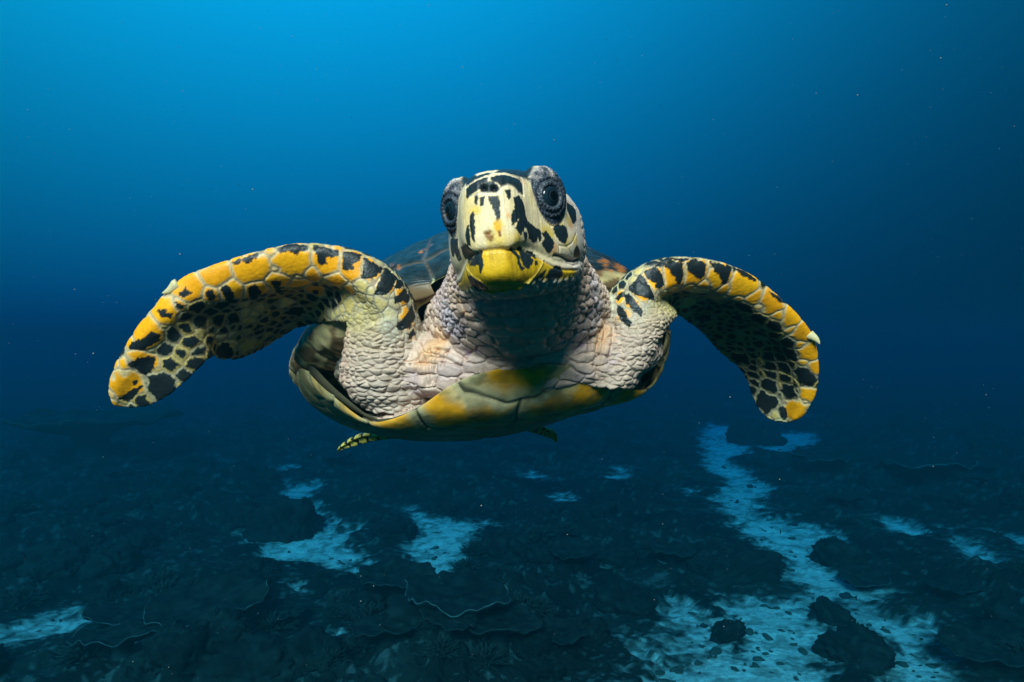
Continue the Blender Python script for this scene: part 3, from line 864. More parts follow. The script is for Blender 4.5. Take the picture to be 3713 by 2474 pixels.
# orbits: finely scaled eyelids round each eye
EYES = []
for sgn, (x, y) in ((1, (1590, 468)), (-1, (385, 640))):
    a_, n_ = hitc(1, x, y)
    n_ = nrm(n_ * 0.7 + EYE[sgn]['n'] * 0.3)
    EYES.append((sgn, a_, n_))
    oc, on, ot, ou = EYE[sgn]['c'], EYE[sgn]['n'], EYE[sgn]['t'], EYE[sgn]['u']
    d = p - oc
    e = np.sqrt((d @ ot / 0.0200) ** 2 + (d @ ou / 0.0235) ** 2)
    facing = (d @ on) > 0.000
    w = smooth01(1.04, 0.90, e) * facing
    ii = np.nonzero(w > 0.01)[0]
    q = p[ii]
    keep = poisson(q, 0.0024, None, 9000)
    wob = np.stack([fbm(q, 300, 2, 500 + k) for k in range(3)], 1) * 0.0006
    ids, bd, f1 = cells(q + wob, q[keep])
    rnd = hash3(ids, ids * 0 + 1, ids * 0 + 5, 23)
    re = np.sqrt(((q - a_) ** 2).sum(1) - np.minimum(((q - a_) @ n_) ** 2, ((q - a_) ** 2).sum(1) * 0.999))
    hz = (q - oc) @ ou / 0.0245
    m = smooth01(0.0000, 0.00045, bd)[:, None]
    dark_ = np.array([0.014, 0.021, 0.030]) * (0.5 + 1.0 * rnd[:, None]); lite = np.array([0.10, 0.12, 0.16])
    topw = smooth01(0.5, 0.95, hz + 0.3 * fbm(q, 160, 2, 61))[:, None]
    sc_ = (dark_ * (1 - 0.85 * topw) + np.array([0.62, 0.54, 0.50]) * 0.85 * topw)
    c = (lite * 0.75 * (1 - 0.2 * topw)) * (1 - m) + sc_ * m
    ring = smooth01(0.0115, 0.0095, re)[:, None]
    c = c * (1 - 0.6 * ring) + np.array([0.045, 0.06, 0.08]) * 0.6 * ring
    ids_g = hid[ii]
    lerp(ids_g, w[ii], c * 1.0)
    colr[ids_g] = colr[ids_g] * (1 - w[ii][:, None]) + c * w[ii][:, None]
    disp[ids_g] += w[ii] * (-0.0004 * np.exp(-(bd / 0.0005) ** 2) + 0.0004 * smooth01(0, 0.001, bd))
    # lid folds
    disp[ids_g] += w[ii] * (0.0007 * np.exp(-((re - 0.0100) / 0.0013) ** 2) - 0.0009 * np.exp(-((re - 0.0125) / 0.0009) ** 2)
                            + 0.0006 * np.exp(-((re - 0.0145) / 0.0011) ** 2) - 0.0005 * np.exp(-((re - 0.0165) / 0.0009) ** 2))
    disp[ids_g] -= 0.0035 * smooth01(0.0088, 0.0070, re) * w[ii]
    # groove round the whole orbit
    rimw = np.exp(-((e - 1.03) / 0.045) ** 2) * facing
    disp[hid] -= 0.0008 * rimw

# loose wrinkled skin behind the mouth corner and on the head's rear edge
ci = np.nonzero(((tag == TAG_HEAD) | (tag == TAG_JAW)) & (hl[:, 1] < -1.5))[0]
p3 = co[ci]
w = smooth01(-2.6, -4.2, hl[ci, 1] + 0.8 * smooth01(-4.0, -5.5, hl[ci, 2]) * -1 + 0.5 * fbm(p3, 60, 2, 62))
keep = poisson(p3, 0.0052, None, 6000)
ids, bd, f1 = cells(p3, p3[keep])
rnd = hash3(ids, ids * 0 + 1, ids * 0 + 5, 33)
lerp(ci, w, np.array([0.52, 0.42, 0.34]) * 1.0)
disp[ci] += w * (-0.0008 * np.exp(-(bd / 0.0008) ** 2) + 0.0005 * smooth01(0, 0.0026, bd) * (0.5 + rnd))
# throat below the jaw: knobbly as the neck
ti = np.nonzero((tag == TAG_JAW) & (no @ HU < -0.55) & (hl[:, 1] < 4.6))[0]
p3 = co[ti]
w = smooth01(-0.55, -0.8, no[ti] @ HU)
keep = poisson(p3 * anis, 0.0058, None, 6000)
ids, bd, f1 = cells(p3 * anis, (p3 * anis)[keep])
lerp(ti, w * smooth01(4.6, 3.6, hl[ti, 1]), (0.56, 0.47, 0.36))
disp[ti] += w * (-0.0012 * np.exp(-(bd / 0.0010) ** 2) + 0.0016 * smooth01(0, 0.003, bd))

# pleats between chest and arms, folds across the arms
fi = np.nonzero((tag == TAG_NECK) | (tag == TAG_TORSO) | (((tag == TAG_LF) | (tag == TAG_RF)) & (uu < 0.3)))[0]
fi = fi[co[fi, 1] < 0.80]
for l in ([(285, 740), (292, 880), (322, 1080)], [(335, 800), (345, 960), (352, 1080)], [(405, 800), (385, 940), (368, 1060)], [(1750, 545), (1728, 690), (1690, 850), (1665, 1010)], [(1790, 600), (1795, 740), (1760, 860)], [(1690, 640), (1672, 780), (1648, 930)],
          [(1610, 700), (1600, 820)], [(470, 820), (440, 930)], [(250, 780), (240, 900)]):
    line(2, l, 0.0021, 0.0036, ids_=fi, d0=0.7)
for l in ([(720, 330), (1000, 385), (1300, 335)], [(705, 440), (900, 490), (1150, 480), (1370, 420)], [(640, 560), (900, 610), (1200, 590), (1390, 560)], [(640, 650), (850, 740), (1100, 760), (1390, 680)], [(720, 760), (1000, 860), (1250, 830)], [(700, 250), (900, 260), (1200, 220)], [(700, 390), (850, 430), (1000, 440)],
          [(1460, 500), (1600, 520), (1750, 600)], [(1500, 430), (1650, 450), (1800, 530)]):
    line(5, l, 0.0018, 0.0025, ids_=fi, d0=0.7)
co = co + no * disp[:, None]
set_co(body_me, co)
set_col(body_me, np.clip(colr, 0.003, 0.9))
body_me.polygons.foreach_set('use_smooth', np.ones(len(body_me.polygons), bool))
bm.free()


# ================================================================== the sea turtle: shell
def interp_tab(tab, s):
    tab = np.asarray(tab, float)
    n = 400
    d = crom(tab, n)
    return np.stack([np.interp(s, d[:, 0], d[:, k]) for k in range(1, tab.shape[1])], 1)
# s along the body, half width, rim height, crown height
CARA = [(0.045, .075, .105, .125), (0.06, .118, .102, .145), (0.08, .162, .095, .165), (0.11, .198, .083, .185), (0.15, .226, .074, .206), (0.20, .248, .064, .220),
        (0.26, .262, .058, .227), (0.33, .266, .052, .222), (0.41, .252, .038, .205), (0.49, .214, .034, .172), (0.56, .155, .030, .128), (0.615, .085, .026, .08), (0.65, .02, .024, .04)]
# s, half width, edge height, keel height
PLAS = [(-0.012, .020, .000, -.002), (0.0, .060, -.006, -.013), (0.02, .100, -.025, -.036), (0.045, .132, -.033, -.047), (0.065, .157, -.029, -.052), (0.09, .186, -.002, -.053), (0.115, .206, .020, -.054),
        (0.15, .226, .044, -.054), (0.20, .242, .052, -.055), (0.26, .253, .048, -.056), (0.33, .256, .043, -.056), (0.41, .242, .030, -.056), (0.49, .204, .027, -.045), (0.56, .146, .024, -.025),
        (0.615, .076, .022, .0), (0.645, .02, .02, .012)]

def voronoi_ids(pts, seeds, group):
    """nearest seed's group, distance to the border with another group, per point"""
    n = len(pts)
    ng = group.max() + 1
    best = np.full((n, ng), 1e9)
    for k, sd in enumerate(seeds):
        d = np.sqrt(((pts - sd) ** 2).sum(1))
        g = group[k]
        best[:, g] = np.minimum(best[:, g], d)
    o = np.argpartition(best, 1, axis=1)[:, :2]
    b = np.take_along_axis(best, o, 1)
    sw = b[:, 0] > b[:, 1]
    ids = np.where(sw, o[:, 1], o[:, 0])
    f1, f2 = b.min(1), b.max(1)
    return ids, (f2 - f1) * 0.5, f1

def split_scutes(name, verts, quads, vid, mat, parent, col, limit=300):
    """faces of a dense surface, gathered into one mesh per scute"""
    fid = vid[quads[:, 0]]
    # a face belongs to the scute most of its corners lie in
    for k in range(1, 4):
        same = (vid[quads[:, k]] == vid[quads[:, (k + 1) % 4]])
        fid = np.where(same & (vid[quads[:, 0]] != vid[quads[:, 1]]), vid[quads[:, k]], fid)
    out = []
    for g in np.unique(fid):
        q = quads[fid == g]
        used, inv = np.unique(q, return_inverse=True)
        me = mesh_from(name, verts[used], inv.reshape(q.shape))
        set_col(me, col[used])
        out.append(obj(name, me, mat, parent))
    return out

def grid_quads(nr, nc):
    i = np.arange((nr - 1) * nc).reshape(nr - 1, nc)[:, :-1].ravel()
    return np.stack([i, i + 1, i + nc + 1, i + nc], 1)

def grid_normals(G):
    du = np.gradient(G, axis=0); dv = np.gradient(G, axis=1)
    n = np.cross(du, dv)
    return n / np.maximum(np.linalg.norm(n, axis=2, keepdims=True), 1e-12)

turtle = bpy.data.objects.new('sea_turtle', None)
COL.objects.link(turtle)
turtle['label'] = 'hawksbill sea turtle swimming with both front flippers spread, yellow and black scaled'
turtle['category'] = 'sea turtle'

# ---- carapace: outer dome, rolled rim and marginal undersides
NS, NA = 250, 300
ss = CARA[0][0] + (CARA[-1][0] - CARA[0][0]) * (np.linspace(0, 1, NS) ** 1.15)
ct = interp_tab(CARA, ss)
ang = np.linspace(math.pi, 0, NA - 80)
G = np.zeros((NS, NA, 3))
prm = np.zeros((NS, NA, 2))
for k in range(NS):
    W, zr, zt = ct[k]
    H = zt - zr
    x = W * sup(np.cos(ang), 1.45); z = zr + H * (0.86 * sup(np.sin(ang), 1.45) + 0.14 * np.sin(ang))
    # under the rim: 40 points each side, running inwards
    t = np.linspace(0, 1, 41)[1:]
    xu = W * (1 - 0.34 * t); zu = zr - 0.010 * np.sin(np.minimum(t * 6, 1) * math.pi / 2) - 0.030 * t * float(smooth01(0.06, 0.10, ss[k]))
    xs = np.concatenate([-xu[::-1], x, xu]); zs = np.concatenate([zu[::-1], z, zu])
    G[k] = B0 + xs[:, None] * BR + ss[k] * BB + zs[:, None] * BU
    prm[k, :, 0] = ss[k]; prm[k, :, 1] = xs / W
    under = np.zeros(NA); under[:40] = 1; under[-40:] = 1
# seeds: nuchal, five vertebrals, four pairs of costals, marginals round the rim
seeds, grp = [], []
def cara_pt(s, fx):
    W, zr, zt = interp_tab(CARA, np.array([s]))[0]
    a = math.acos(np.clip(np.sign(fx) * abs(fx) ** (1.45 / 2), -1, 1))
    return BP(fx * W, s, zr + (zt - zr) * (0.86 * math.sin(a) ** (2 / 1.45) + 0.14 * math.sin(a)))
g = 0
for s in (0.115, 0.215, 0.325, 0.435, 0.535):
    for fx in (-0.13, 0, 0.13):
        seeds.append(cara_pt(s, fx)); grp.append(g)
    g += 1
for sg in (-1, 1):
    for s in (0.14, 0.255, 0.375, 0.485):
        for fx in (0.48, 0.66):
            seeds.append(cara_pt(s, fx * sg)); grp.append(g)
        g += 1
NM = 12
for sg in (-1, 1):
    for k in range(NM):
        s = 0.055 + 0.575 * ((k + 0.5) / NM)
        seeds.append(cara_pt(s, 0.97 * sg)); grp.append(g)
        W, zr, zt = interp_tab(CARA, np.array([s]))[0]
        seeds.append(BP(sg * W * 0.88, s, zr - 0.005)); grp.append(g)
        g += 1
seeds.append(cara_pt(0.055, 0)); grp.append(g); g += 1
pts = G.reshape(-1, 3)
no = grid_normals(G).reshape(-1, 3)
if (no.reshape(NS, NA, 3)[NS // 2, NA // 2] @ BU) < 0: no = -no
wob = np.stack([fbm(pts, 40, 2, s) for s in (1, 2, 3)], 1) * 0.004
vid, bd, _ = voronoi_ids(pts + wob, np.array(seeds), np.array(grp))
groove = np.exp(-(bd / 0.0022) ** 2)
hgt = -0.0022 * groove + 0.002 * smooth01(0, 0.02, bd) + 0.0006 * fbm(pts, 90, 3, 11) + 0.00035 * np.sin(bd * 2 * math.pi / 0.0045 + 2 * fbm(pts, 50, 2, 12))
cara_v = pts + no * hgt[:, None]
und = np.tile(under, NS)
# colour: near-black tortoiseshell with amber rays that fan from each scute
loc = np.stack([(pts - B0) @ BR, (pts - B0) @ BB, (pts - B0) @ BU], 1)
ray = 0.75 * fbm(loc * np.array([1, 0.30, 1]), 150, 4, 21) + 0.8 * fbm(loc, 28, 2, 31)
am = smooth01(0.55, 0.95, ray + 0.35 * smooth01(0.02, 0.0, bd) - 0.9 * smooth01(0.06, -0.02, loc[:, 0]) + 0.25 * smooth01(0.16, 0.09, loc[:, 1])) * 0.8
dark = np.array([0.012, 0.020, 0.022]); amber = np.array([0.42, 0.13, 0.02]); tan = np.array([0.55, 0.42, 0.20])
cc = dark[None] * (1 + 0.8 * fbm(pts, 120, 3, 41)[:, None].clip(-0.6, 1))
cc = cc * (1 - am[:, None]) + amber * am[:, None]
seam = np.exp(-(bd / 0.0016) ** 2)[:, None] * 0.55
cc = cc * (1 - seam) + np.array([0.16, 0.12, 0.09]) * seam
blot = smooth01(0.25, 0.5, fbm(loc, 45, 3, 51) + 0.4 * smooth01(0.05, 0.0, np.abs(bd - 0.02)) - 0.15)[:, None]
ucol = tan * (1 + 0.25 * fbm(pts, 60, 3, 61)[:, None])
ucol = ucol * (1 - 0.85 * blot) + np.array([0.09, 0.045, 0.02]) * 0.85 * blot
ucol = ucol * (1 - seam) + np.array([0.13, 0.07, 0.04]) * seam
rimmix = np.maximum(und, smooth01(0.955, 0.995, np.abs(prm.reshape(-1, 2)[:, 1])) * (1 - und) * 0.8)[:, None]
cc = cc * (1 - rimmix) + ucol * rimmix
cq = grid_quads(NS, NA)
# inner lining closes the dome from below
lin_n = 40
lr = np.zeros((60, lin_n, 3))
ls = np.linspace(CARA[0][0] + 0.004, CARA[-1][0] - 0.01, 60)
lt = interp_tab(CARA, ls)
for k in range(60):
    W, zr, zt = lt[k]
    a = np.linspace(math.pi, 0, lin_n)
    lr[k] = B0 + (0.93 * W * sup(np.cos(a), 1.6))[:, None] * BR + ls[k] * BB + (zr - 0.002 + (zt - zr) * 0.90 * sup(np.sin(a), 1.6))[:, None] * BU
W, zr, zt = ct[0]
a = np.linspace(math.pi, 0, lin_n)
lr[0] = B0 + (W * sup(np.cos(a), 1.45))[:, None] * BR + (ss[0] + 0.0005) * BB + (zr - 0.0005 + (zt - zr) * (0.86 * sup(np.sin(a), 1.45) + 0.14 * np.sin(a)))[:, None] * BU   # closes the front lip
lin_me = mesh_from('carapace', lr.reshape(-1, 3), grid_quads(60, lin_n))
set_col(lin_me, np.tile([0.42, 0.40, 0.20], (60 * lin_n, 1)))
carapace = obj('carapace', lin_me, M_SHELL, turtle)
split_scutes('scute', cara_v, cq, vid, M_SHELL, carapace, cc)

# ---- plastron
NS2, NA2 = 260, 300
sp = PLAS[0][0] + (PLAS[-1][0] - PLAS[0][0]) * (np.linspace(0, 1, NS2) ** 1.5)
pt = interp_tab(PLAS, sp)
ang2 = np.linspace(math.pi, 0, NA2)
G2 = np.zeros((NS2, NA2, 3))
for k in range(NS2):
    W, ze, zb = pt[k]
    ex = 2.1 - 0.25 * float(smooth01(0.09, 0.16, sp[k]))
    G2[k] = B0 + (W * sup(np.cos(ang2), ex))[:, None] * BR + sp[k] * BB + (ze + (zb - ze) * sup(np.sin(ang2), ex))[:, None] * BU
p2 = G2.reshape(-1, 3)
n2 = grid_normals(G2).reshape(-1, 3)
if (n2.reshape(NS2, NA2, 3)[NS2 // 2, NA2 // 2] @ BU) > 0: n2 = -n2
pl_seeds, pl_grp = [], []
def plas_pt(s, fx):
    W, ze, zb = interp_tab(PLAS, np.array([s]))[0]
    a = math.acos(np.clip(np.sign(fx) * abs(fx) ** (2.1 / 2), -1, 1))
    return BP(fx * W, s, ze + (zb - ze) * math.sin(a) ** (2 / 2.1))
def pl(g, *lst):
    for s, fx in lst:
        pl_seeds.append(plas_pt(s, fx)); pl_grp.append(g)
pl(0, (-0.005, 0.0), (0.004, -0.25), (0.004, 0.25))
g = 1
for sg in (-1, 1):
    pl(g, (0.022, 0.30 * sg), (0.03, 0.62 * sg), (0.03, 0.12 * sg)); g += 1
    pl(g, (0.06, 0.86 * sg), (0.05, 0.93 * sg)); g += 1
    pl(g, (0.085, 0.95 * sg)); g += 1
    pl(g, (0.085, 0.15 * sg), (0.085, 0.45 * sg), (0.085, 0.68 * sg)); g += 1
    pl(g, (0.165, 0.15 * sg), (0.165, 0.40 * sg), (0.165, 0.6 * sg)); g += 1
    pl(g, (0.26, 0.15 * sg), (0.26, 0.40 * sg), (0.26, 0.6 * sg)); g += 1
    pl(g, (0.36, 0.15 * sg), (0.36, 0.45 * sg)); g += 1
    pl(g, (0.47, 0.2 * sg), (0.47, 0.5 * sg)); g += 1
    pl(g, (0.57, 0.3 * sg)); g += 1
    for s in (0.13, 0.19, 0.26, 0.34):
        pl(g, (s, 0.84 * sg)); g += 1
    for s in (0.125, 0.175, 0.23, 0.29, 0.36, 0.43):
        pl(g, (s, 0.985 * sg)); g += 1
wob2 = np.stack([fbm(p2, 35, 2, s) for s in (4, 5, 6)], 1) * 0.003
vid2, bd2, _ = voronoi_ids(p2 + wob2, np.array(pl_seeds), np.array(pl_grp))
h2 = -0.0020 * np.exp(-(bd2 / 0.0016) ** 2) + 0.0012 * smooth01(0, 0.012, bd2) + 0.00015 * fbm(p2, 150, 3, 71)
pl_v = p2 + n2 * h2[:, None]
yel = np.array([0.76, 0.34, 0.012]); crm = np.array([0.50, 0.41, 0.22])
mixy = smooth01(0.003, 0.017, bd2 + 0.004 * fbm(p2, 60, 2, 81))[:, None]
pc = crm * (1 - mixy) + yel * mixy
gb = smooth01(0.1, 0.6, fbm(p2, 30, 3, 91))[:, None]
loc2 = np.stack([(p2 - B0) @ BR, (p2 - B0) @ BB, (p2 - B0) @ BU], 1)
back = smooth01(0.05, 0.10, loc2[:, 1])[:, None]          # behind the front lobe: tan plates, underside shade darkened into their colour
pc = pc * (1 - 0.75 * back) + np.array([0.36, 0.30, 0.14]) * 0.75 * back
pc = pc * (1 + 0.22 * fbm(p2, 90, 3, 95)[:, None]) * (1 - 0.25 * gb)
alg = smooth01(0.15, 0.75, fbm(p2, 55, 4, 96) + 0.35 * fbm(p2 * np.array([0.3, 1, 1]), 260, 2, 97))[:, None]
pc = pc * (1 - 0.6 * alg) + np.array([0.15, 0.14, 0.055]) * 0.6 * alg
sm2 = np.exp(-(bd2 / 0.0013) ** 2)[:, None] * 0.85
pc = pc * (1 - sm2) + np.array([0.07, 0.055, 0.04]) * sm2
# lining under the plates, inside the body
pb = np.zeros((50, 40, 3)); bs = np.linspace(PLAS[0][0] + 0.006, PLAS[-1][0] - 0.01, 50); bt = interp_tab(PLAS, bs)
for k in range(50):
    W, ze, zb = bt[k]; a = np.linspace(math.pi, 0, 40)
    pb[k] = B0 + (0.96 * W * sup(np.cos(a), 2.1))[:, None] * BR + bs[k] * BB + (ze + 0.002 + (zb - ze) * 0.93 * sup(np.sin(a), 2.1))[:, None] * BU
plb = mesh_from('plastron', pb.reshape(-1, 3), grid_quads(50, 40))
set_col(plb, np.tile([0.09, 0.08, 0.05], (2000, 1)))
plastron = obj('plastron', plb, M_SHELL, turtle)
split_scutes('plate', pl_v, grid_quads(NS2, NA2), vid2, M_SHELL, plastron, pc)

body_me.materials.clear()
body = obj('body', body_me, M_SKIN, turtle)

# ---- eyes
def eye_mat():
    m, nt, b = new_mat('eye_gloss')
    at = nt.nodes.new('ShaderNodeAttribute'); at.attribute_name = 'Col'
    nt.links.new(at.outputs['Color'], b.inputs['Base Color'])
    b.inputs['Roughness'].default_value = 0.12
    b.inputs['Specular IOR Level'].default_value = 0.5
    b.inputs['Coat Weight'].default_value = 0.0
    return m
M_EYE = eye_mat()
def dome(c, n, r, a_max, nr=40, nc=64, lift=0.0):
    t1 = nrm(np.cross(n, [0, 0, 1.0])); t2 = np.cross(t1, n)
    v, ang_ = [], []
    for k in range(nr):
        th = a_max * k / (nr - 1)
        a = np.linspace(0, 2 * math.pi, nc, endpoint=False)
        v.append(c + (r + lift) * (math.cos(th) * n + math.sin(th) * (np.cos(a)[:, None] * t1 + np.sin(a)[:, None] * t2)))
        ang_.append(np.full(nc, th))
    return np.concatenate(v), np.concatenate(ang_)
for sgn, a_, n_ in EYES:
    R = 0.0118
    c_ = a_ - n_ * (R - 0.0006)
    v, th = dome(c_, n_, R, 2.4)
    f = np.array(loft_faces(40, 64, cap=False))
    me = mesh_from('eye', v, f)
    rr = th * R
    iris = smooth01(0.0056, 0.0048, rr)[:, None]
    ringw = np.exp(-((rr - 0.0036) / 0.0003) ** 2)[:, None]
    ec = np.array([0.008, 0.018, 0.028]) * (1 - iris) + np.array([0.003, 0.006, 0.01]) * iris
    ec = ec * (1 - 0.5 * ringw) + np.array([0.04, 0.07, 0.09]) * 0.5 * ringw
    set_col(me, ec)
    eo = obj('eye', me, M_EYE, turtle)
    v, th = dome(c_, n_, R, 0.30, 12, 40, 0.00012)
    me = mesh_from('pupil', v, np.array(loft_faces(12, 40, cap=False)))
    set_col(me, np.tile([0.002, 0.003, 0.004], (len(v), 1)))
    obj('pupil', me, M_EYE, eo)

# ---- claws on the leading edges
for crop, (x0, y0), (x1, y1) in ((3, (535, 345), (440, 392)), (4, (1822, 735), (1890, 810))):
    b0, bn = hitc(crop, x0, y0, 0.69 if crop == 3 else 0.79)
    d = b0[1]
    tip = P(*src(crop, x1, y1), d - 0.002)
    ax = tip - b0; L_ = np.linalg.norm(ax); ax = ax / L_
    t1 = nrm(np.cross(ax, [0, 1, 0.2])); t2 = np.cross(ax, t1)
    rows = []
    for k in range(14):
        t = -0.25 + 1.25 * k / 13
        r = 0.0052 * (1 - max(t, 0)) ** 0.8 + 0.0003
        a = np.linspace(0, 2 * math.pi, 20, endpoint=False)
        c = b0 + ax * L_ * t + t1 * 0.002 * math.sin(max(t, 0) * 2.5)
        rows.append(c + r * (np.cos(a)[:, None] * t1 + 0.7 * np.sin(a)[:, None] * t2))
    v = np.concatenate(rows)
    me = mesh_from('claw', v, loft_faces(14, 20))
    set_col(me, np.tile([0.60, 0.50, 0.26], (len(v), 1)))
    obj('claw', me, M_SHELL, turtle)

# ================================================================== seabed
def floor_xy(px, py):
    d = HC * FPX / (py - 1237.0)
    return ((px - 1856.5) / FPX * d, d)
def c6(x, y): return (x * 0.79014, 1500 + y * 0.79014)
def c7(x, y): return (1850 + x * 0.79142, 1500 + y * 0.79142)
SAND6 = [[(1245, 250), (1340, 243), (1330, 277), (1240, 277)], [(1310, 318), (1400, 332), (1470, 308), (1482, 340), (1430, 388), (1482, 428), (1430, 452), (1310, 402), (1342, 360)],
         [(1430, 455), (1500, 468), (1572, 500), (1530, 542), (1460, 532)], [(1145, 568), (1230, 568), (1310, 600), (1450, 560), (1642, 538), (1612, 620), (1652, 640), (1612, 752), (1560, 752), (1540, 690), (1300, 662), (1218, 672)],
         [(1868, 438), (1960, 470), (2060, 480), (2222, 508), (2182, 570), (2130, 592), (2152, 620), (2090, 650), (2062, 742), (1960, 772), (1880, 722), (1930, 652), (1870, 612), (1892, 540)],
         [(-300, 1070), (0, 990), (120, 950), (250, 888), (330, 898), (432, 930), (330, 982), (210, 1022), (100, 1012), (0, 1048), (-300, 1160)],
         [(588, 1022), (640, 998), (684, 1050), (620, 1054)], [(1286, 742), (1382, 780), (1372, 832), (1330, 802)], [(1510, 1010), (1575, 1005), (1560, 1030), (1520, 1040)], [(760, 950), (860, 930), (850, 970), (770, 975)]]
SAND7 = [[(895, 45), (1052, 68), (1040, 142), (1092, 166), (1000, 212), (1052, 262), (1112, 322), (1182, 350), (1120, 402), (1132, 452), (1200, 482), (1282, 480), (1400, 530), (1482, 570), (1492, 610), (1450, 652), (1462, 702), (1562, 742), (1662, 770), (1692, 802), (1602, 842),
          (1562, 872), (1702, 892), (1742, 932), (1882, 932), (1962, 962), (2012, 1012), (1962, 1082), (1962, 1152), (2042, 1232), (2140, 1400), (1760, 1400), (1752, 1202), (1702, 1082), (1642, 1002), (1560, 982), (1540, 862), (1392, 892), (1368, 1002), (1502, 1052), (1368, 1150), (1380, 1240), (1250, 1400), (580, 1400), (610, 1232), (583, 1090), (702, 1122), (772, 1092), (732, 962), (688, 826),
          (760, 860), (870, 902), (902, 932), (952, 982), (972, 1082), (1042, 1112), (1112, 1042), (1002, 962), (960, 880), (980, 848), (1190, 852), (1320, 852), (1332, 802), (1262, 742), (1222, 682), (1162, 642), (1092, 582), (1022, 532), (1002, 472), (940, 452), (952, 372), (962, 302), (902, 242), (907, 202), (890, 132)],
         [(1170, 68), (1250, 92), (1392, 90), (1412, 152), (1340, 152), (1292, 177), (1172, 177), (1148, 160), (1202, 132)],
         [(2008, 602), (2062, 570), (2182, 592), (2202, 642), (2282, 692), (2182, 692), (2082, 652)], [(2020, 538), (2152, 528), (2400, 555), (2500, 640), (2354, 612), (2250, 562)],
         [(1700, 488), (1802, 500), (1902, 550), (1882, 572), (1792, 552)], [(50, 270), (190, 285), (180, 305), (60, 300)], [(150, 380), (240, 365), (282, 400), (200, 398)], [(785, 352), (862, 350), (812, 380)],
         [(480, 250), (545, 262), (530, 290), (475, 292)], [(500, 1140), (560, 1150), (570, 1232), (440, 1240)]]
sand_polys = [[floor_xy(*c6(x, y)) for x, y in p] for p in SAND6] + [[floor_xy(*c7(x, y)) for x, y in p] for p in SAND7]

def sand_sd(xy):
    sd = np.full(len(xy), 9.0)
    for po in sand_polys:
        po = np.array(po)
        lo, hi = po.min(0) - 1.0, po.max(0) + 1.0
        s = np.nonzero(((xy > lo) & (xy < hi)).all(1))[0]
        if len(s):
            sd[s] = np.minimum(sd[s], poly_sd(xy[s], po))
    return sd
def seabed_z(xy):
    p3 = np.concatenate([xy, np.zeros((len(xy), 1))], 1)
    sd = sand_sd(xy)
    sdn = sd + 0.13 * fbm(p3, 2.2, 3, 101) + 0.08 * fbm(p3, 8, 4, 102) - 0.02
    m = smooth01(0.06, -0.06, sdn)
    rise = smooth01(0.0, 1.0, sdn)
    rough = 0.10 * fbm(p3, 1.3, 3, 103) + 0.07 * np.abs(fbm(p3, 4.2, 3, 104)) + 0.045 * np.abs(fbm(p3, 13, 3, 105))
    z = (1 - m) * (0.015 + 0.10 * rise + rough * (0.25 + 0.75 * rise)) + m * (0.010 * fbm(p3, 5, 2, 106) + 0.004 * fbm(p3, 24, 2, 107))
    # sand thins out into rubble at its edges
    mc = smooth01(0.14, -0.14, sdn + 0.11 * fbm(p3, 21, 3, 109) + 0.05) * smooth01(0.10, 0.03, z)
    return np.maximum(z, -0.03), mc, sdn, p3
pys = np.concatenate([np.arange(2760, 1330, -3.0), np.arange(1330, 1264, -2.0)])
ys = HC * FPX / (pys - 1237.0)
ys = np.concatenate([np.linspace(-34, -2, 30), np.linspace(-1.9, ys[0] - 0.02, 150), ys])
tx = np.linspace(-1, 1, 500)
tx = 1.0 * (0.8 * tx + 0.2 * tx ** 3)
side = np.geomspace(1.004, 6.0, 110)
tx = np.concatenate([-side[::-1], tx, side])
X = tx[None, :] * np.maximum(ys, 4.0)[:, None]
X = np.clip(X, -96, 96) + np.arange(len(tx))[None, :] * 1e-4
Y = np.repeat(ys[:, None], len(tx), 1)
xy = np.stack([X.ravel(), Y.ravel()], 1)
z, m, sdn, p3 = seabed_z(xy)
sb_me = mesh_from('seabed', np.concatenate([xy, z[:, None]], 1), grid_quads(len(ys), len(tx)))
grain = fbm(p3, 18, 3, 111)
sandc = np.array([0.50, 0.48, 0.42]) * (1 + 0.10 * grain[:, None] + 0.12 * fbm(p3, 3, 2, 112)[:, None])
deb = smooth01(0.30, 0.62, fbm(p3, 12, 3, 113) + 0.35 * smooth01(-0.5, 0.05, sdn))[:, None]
sandc = sandc * (1 - 0.55 * deb) + np.array([0.10, 0.10, 0.08]) * 0.55 * deb
rv = fbm(p3, 2.6, 3, 114)[:, None]
rockc = np.array([0.012, 0.012, 0.010]) * (1 + 0.6 * rv)
tuft = smooth01(0.5, 0.8, fbm(p3, 20, 3, 115) + 0.25 * rv[:, 0])[:, None]
rockc = rockc * (1 - tuft * 0.8) + np.array([0.075, 0.075, 0.065]) * tuft * 0.8
set_col(sb_me, np.clip(rockc * (1 - m[:, None]) + sandc * m[:, None], 0.006, 0.7))
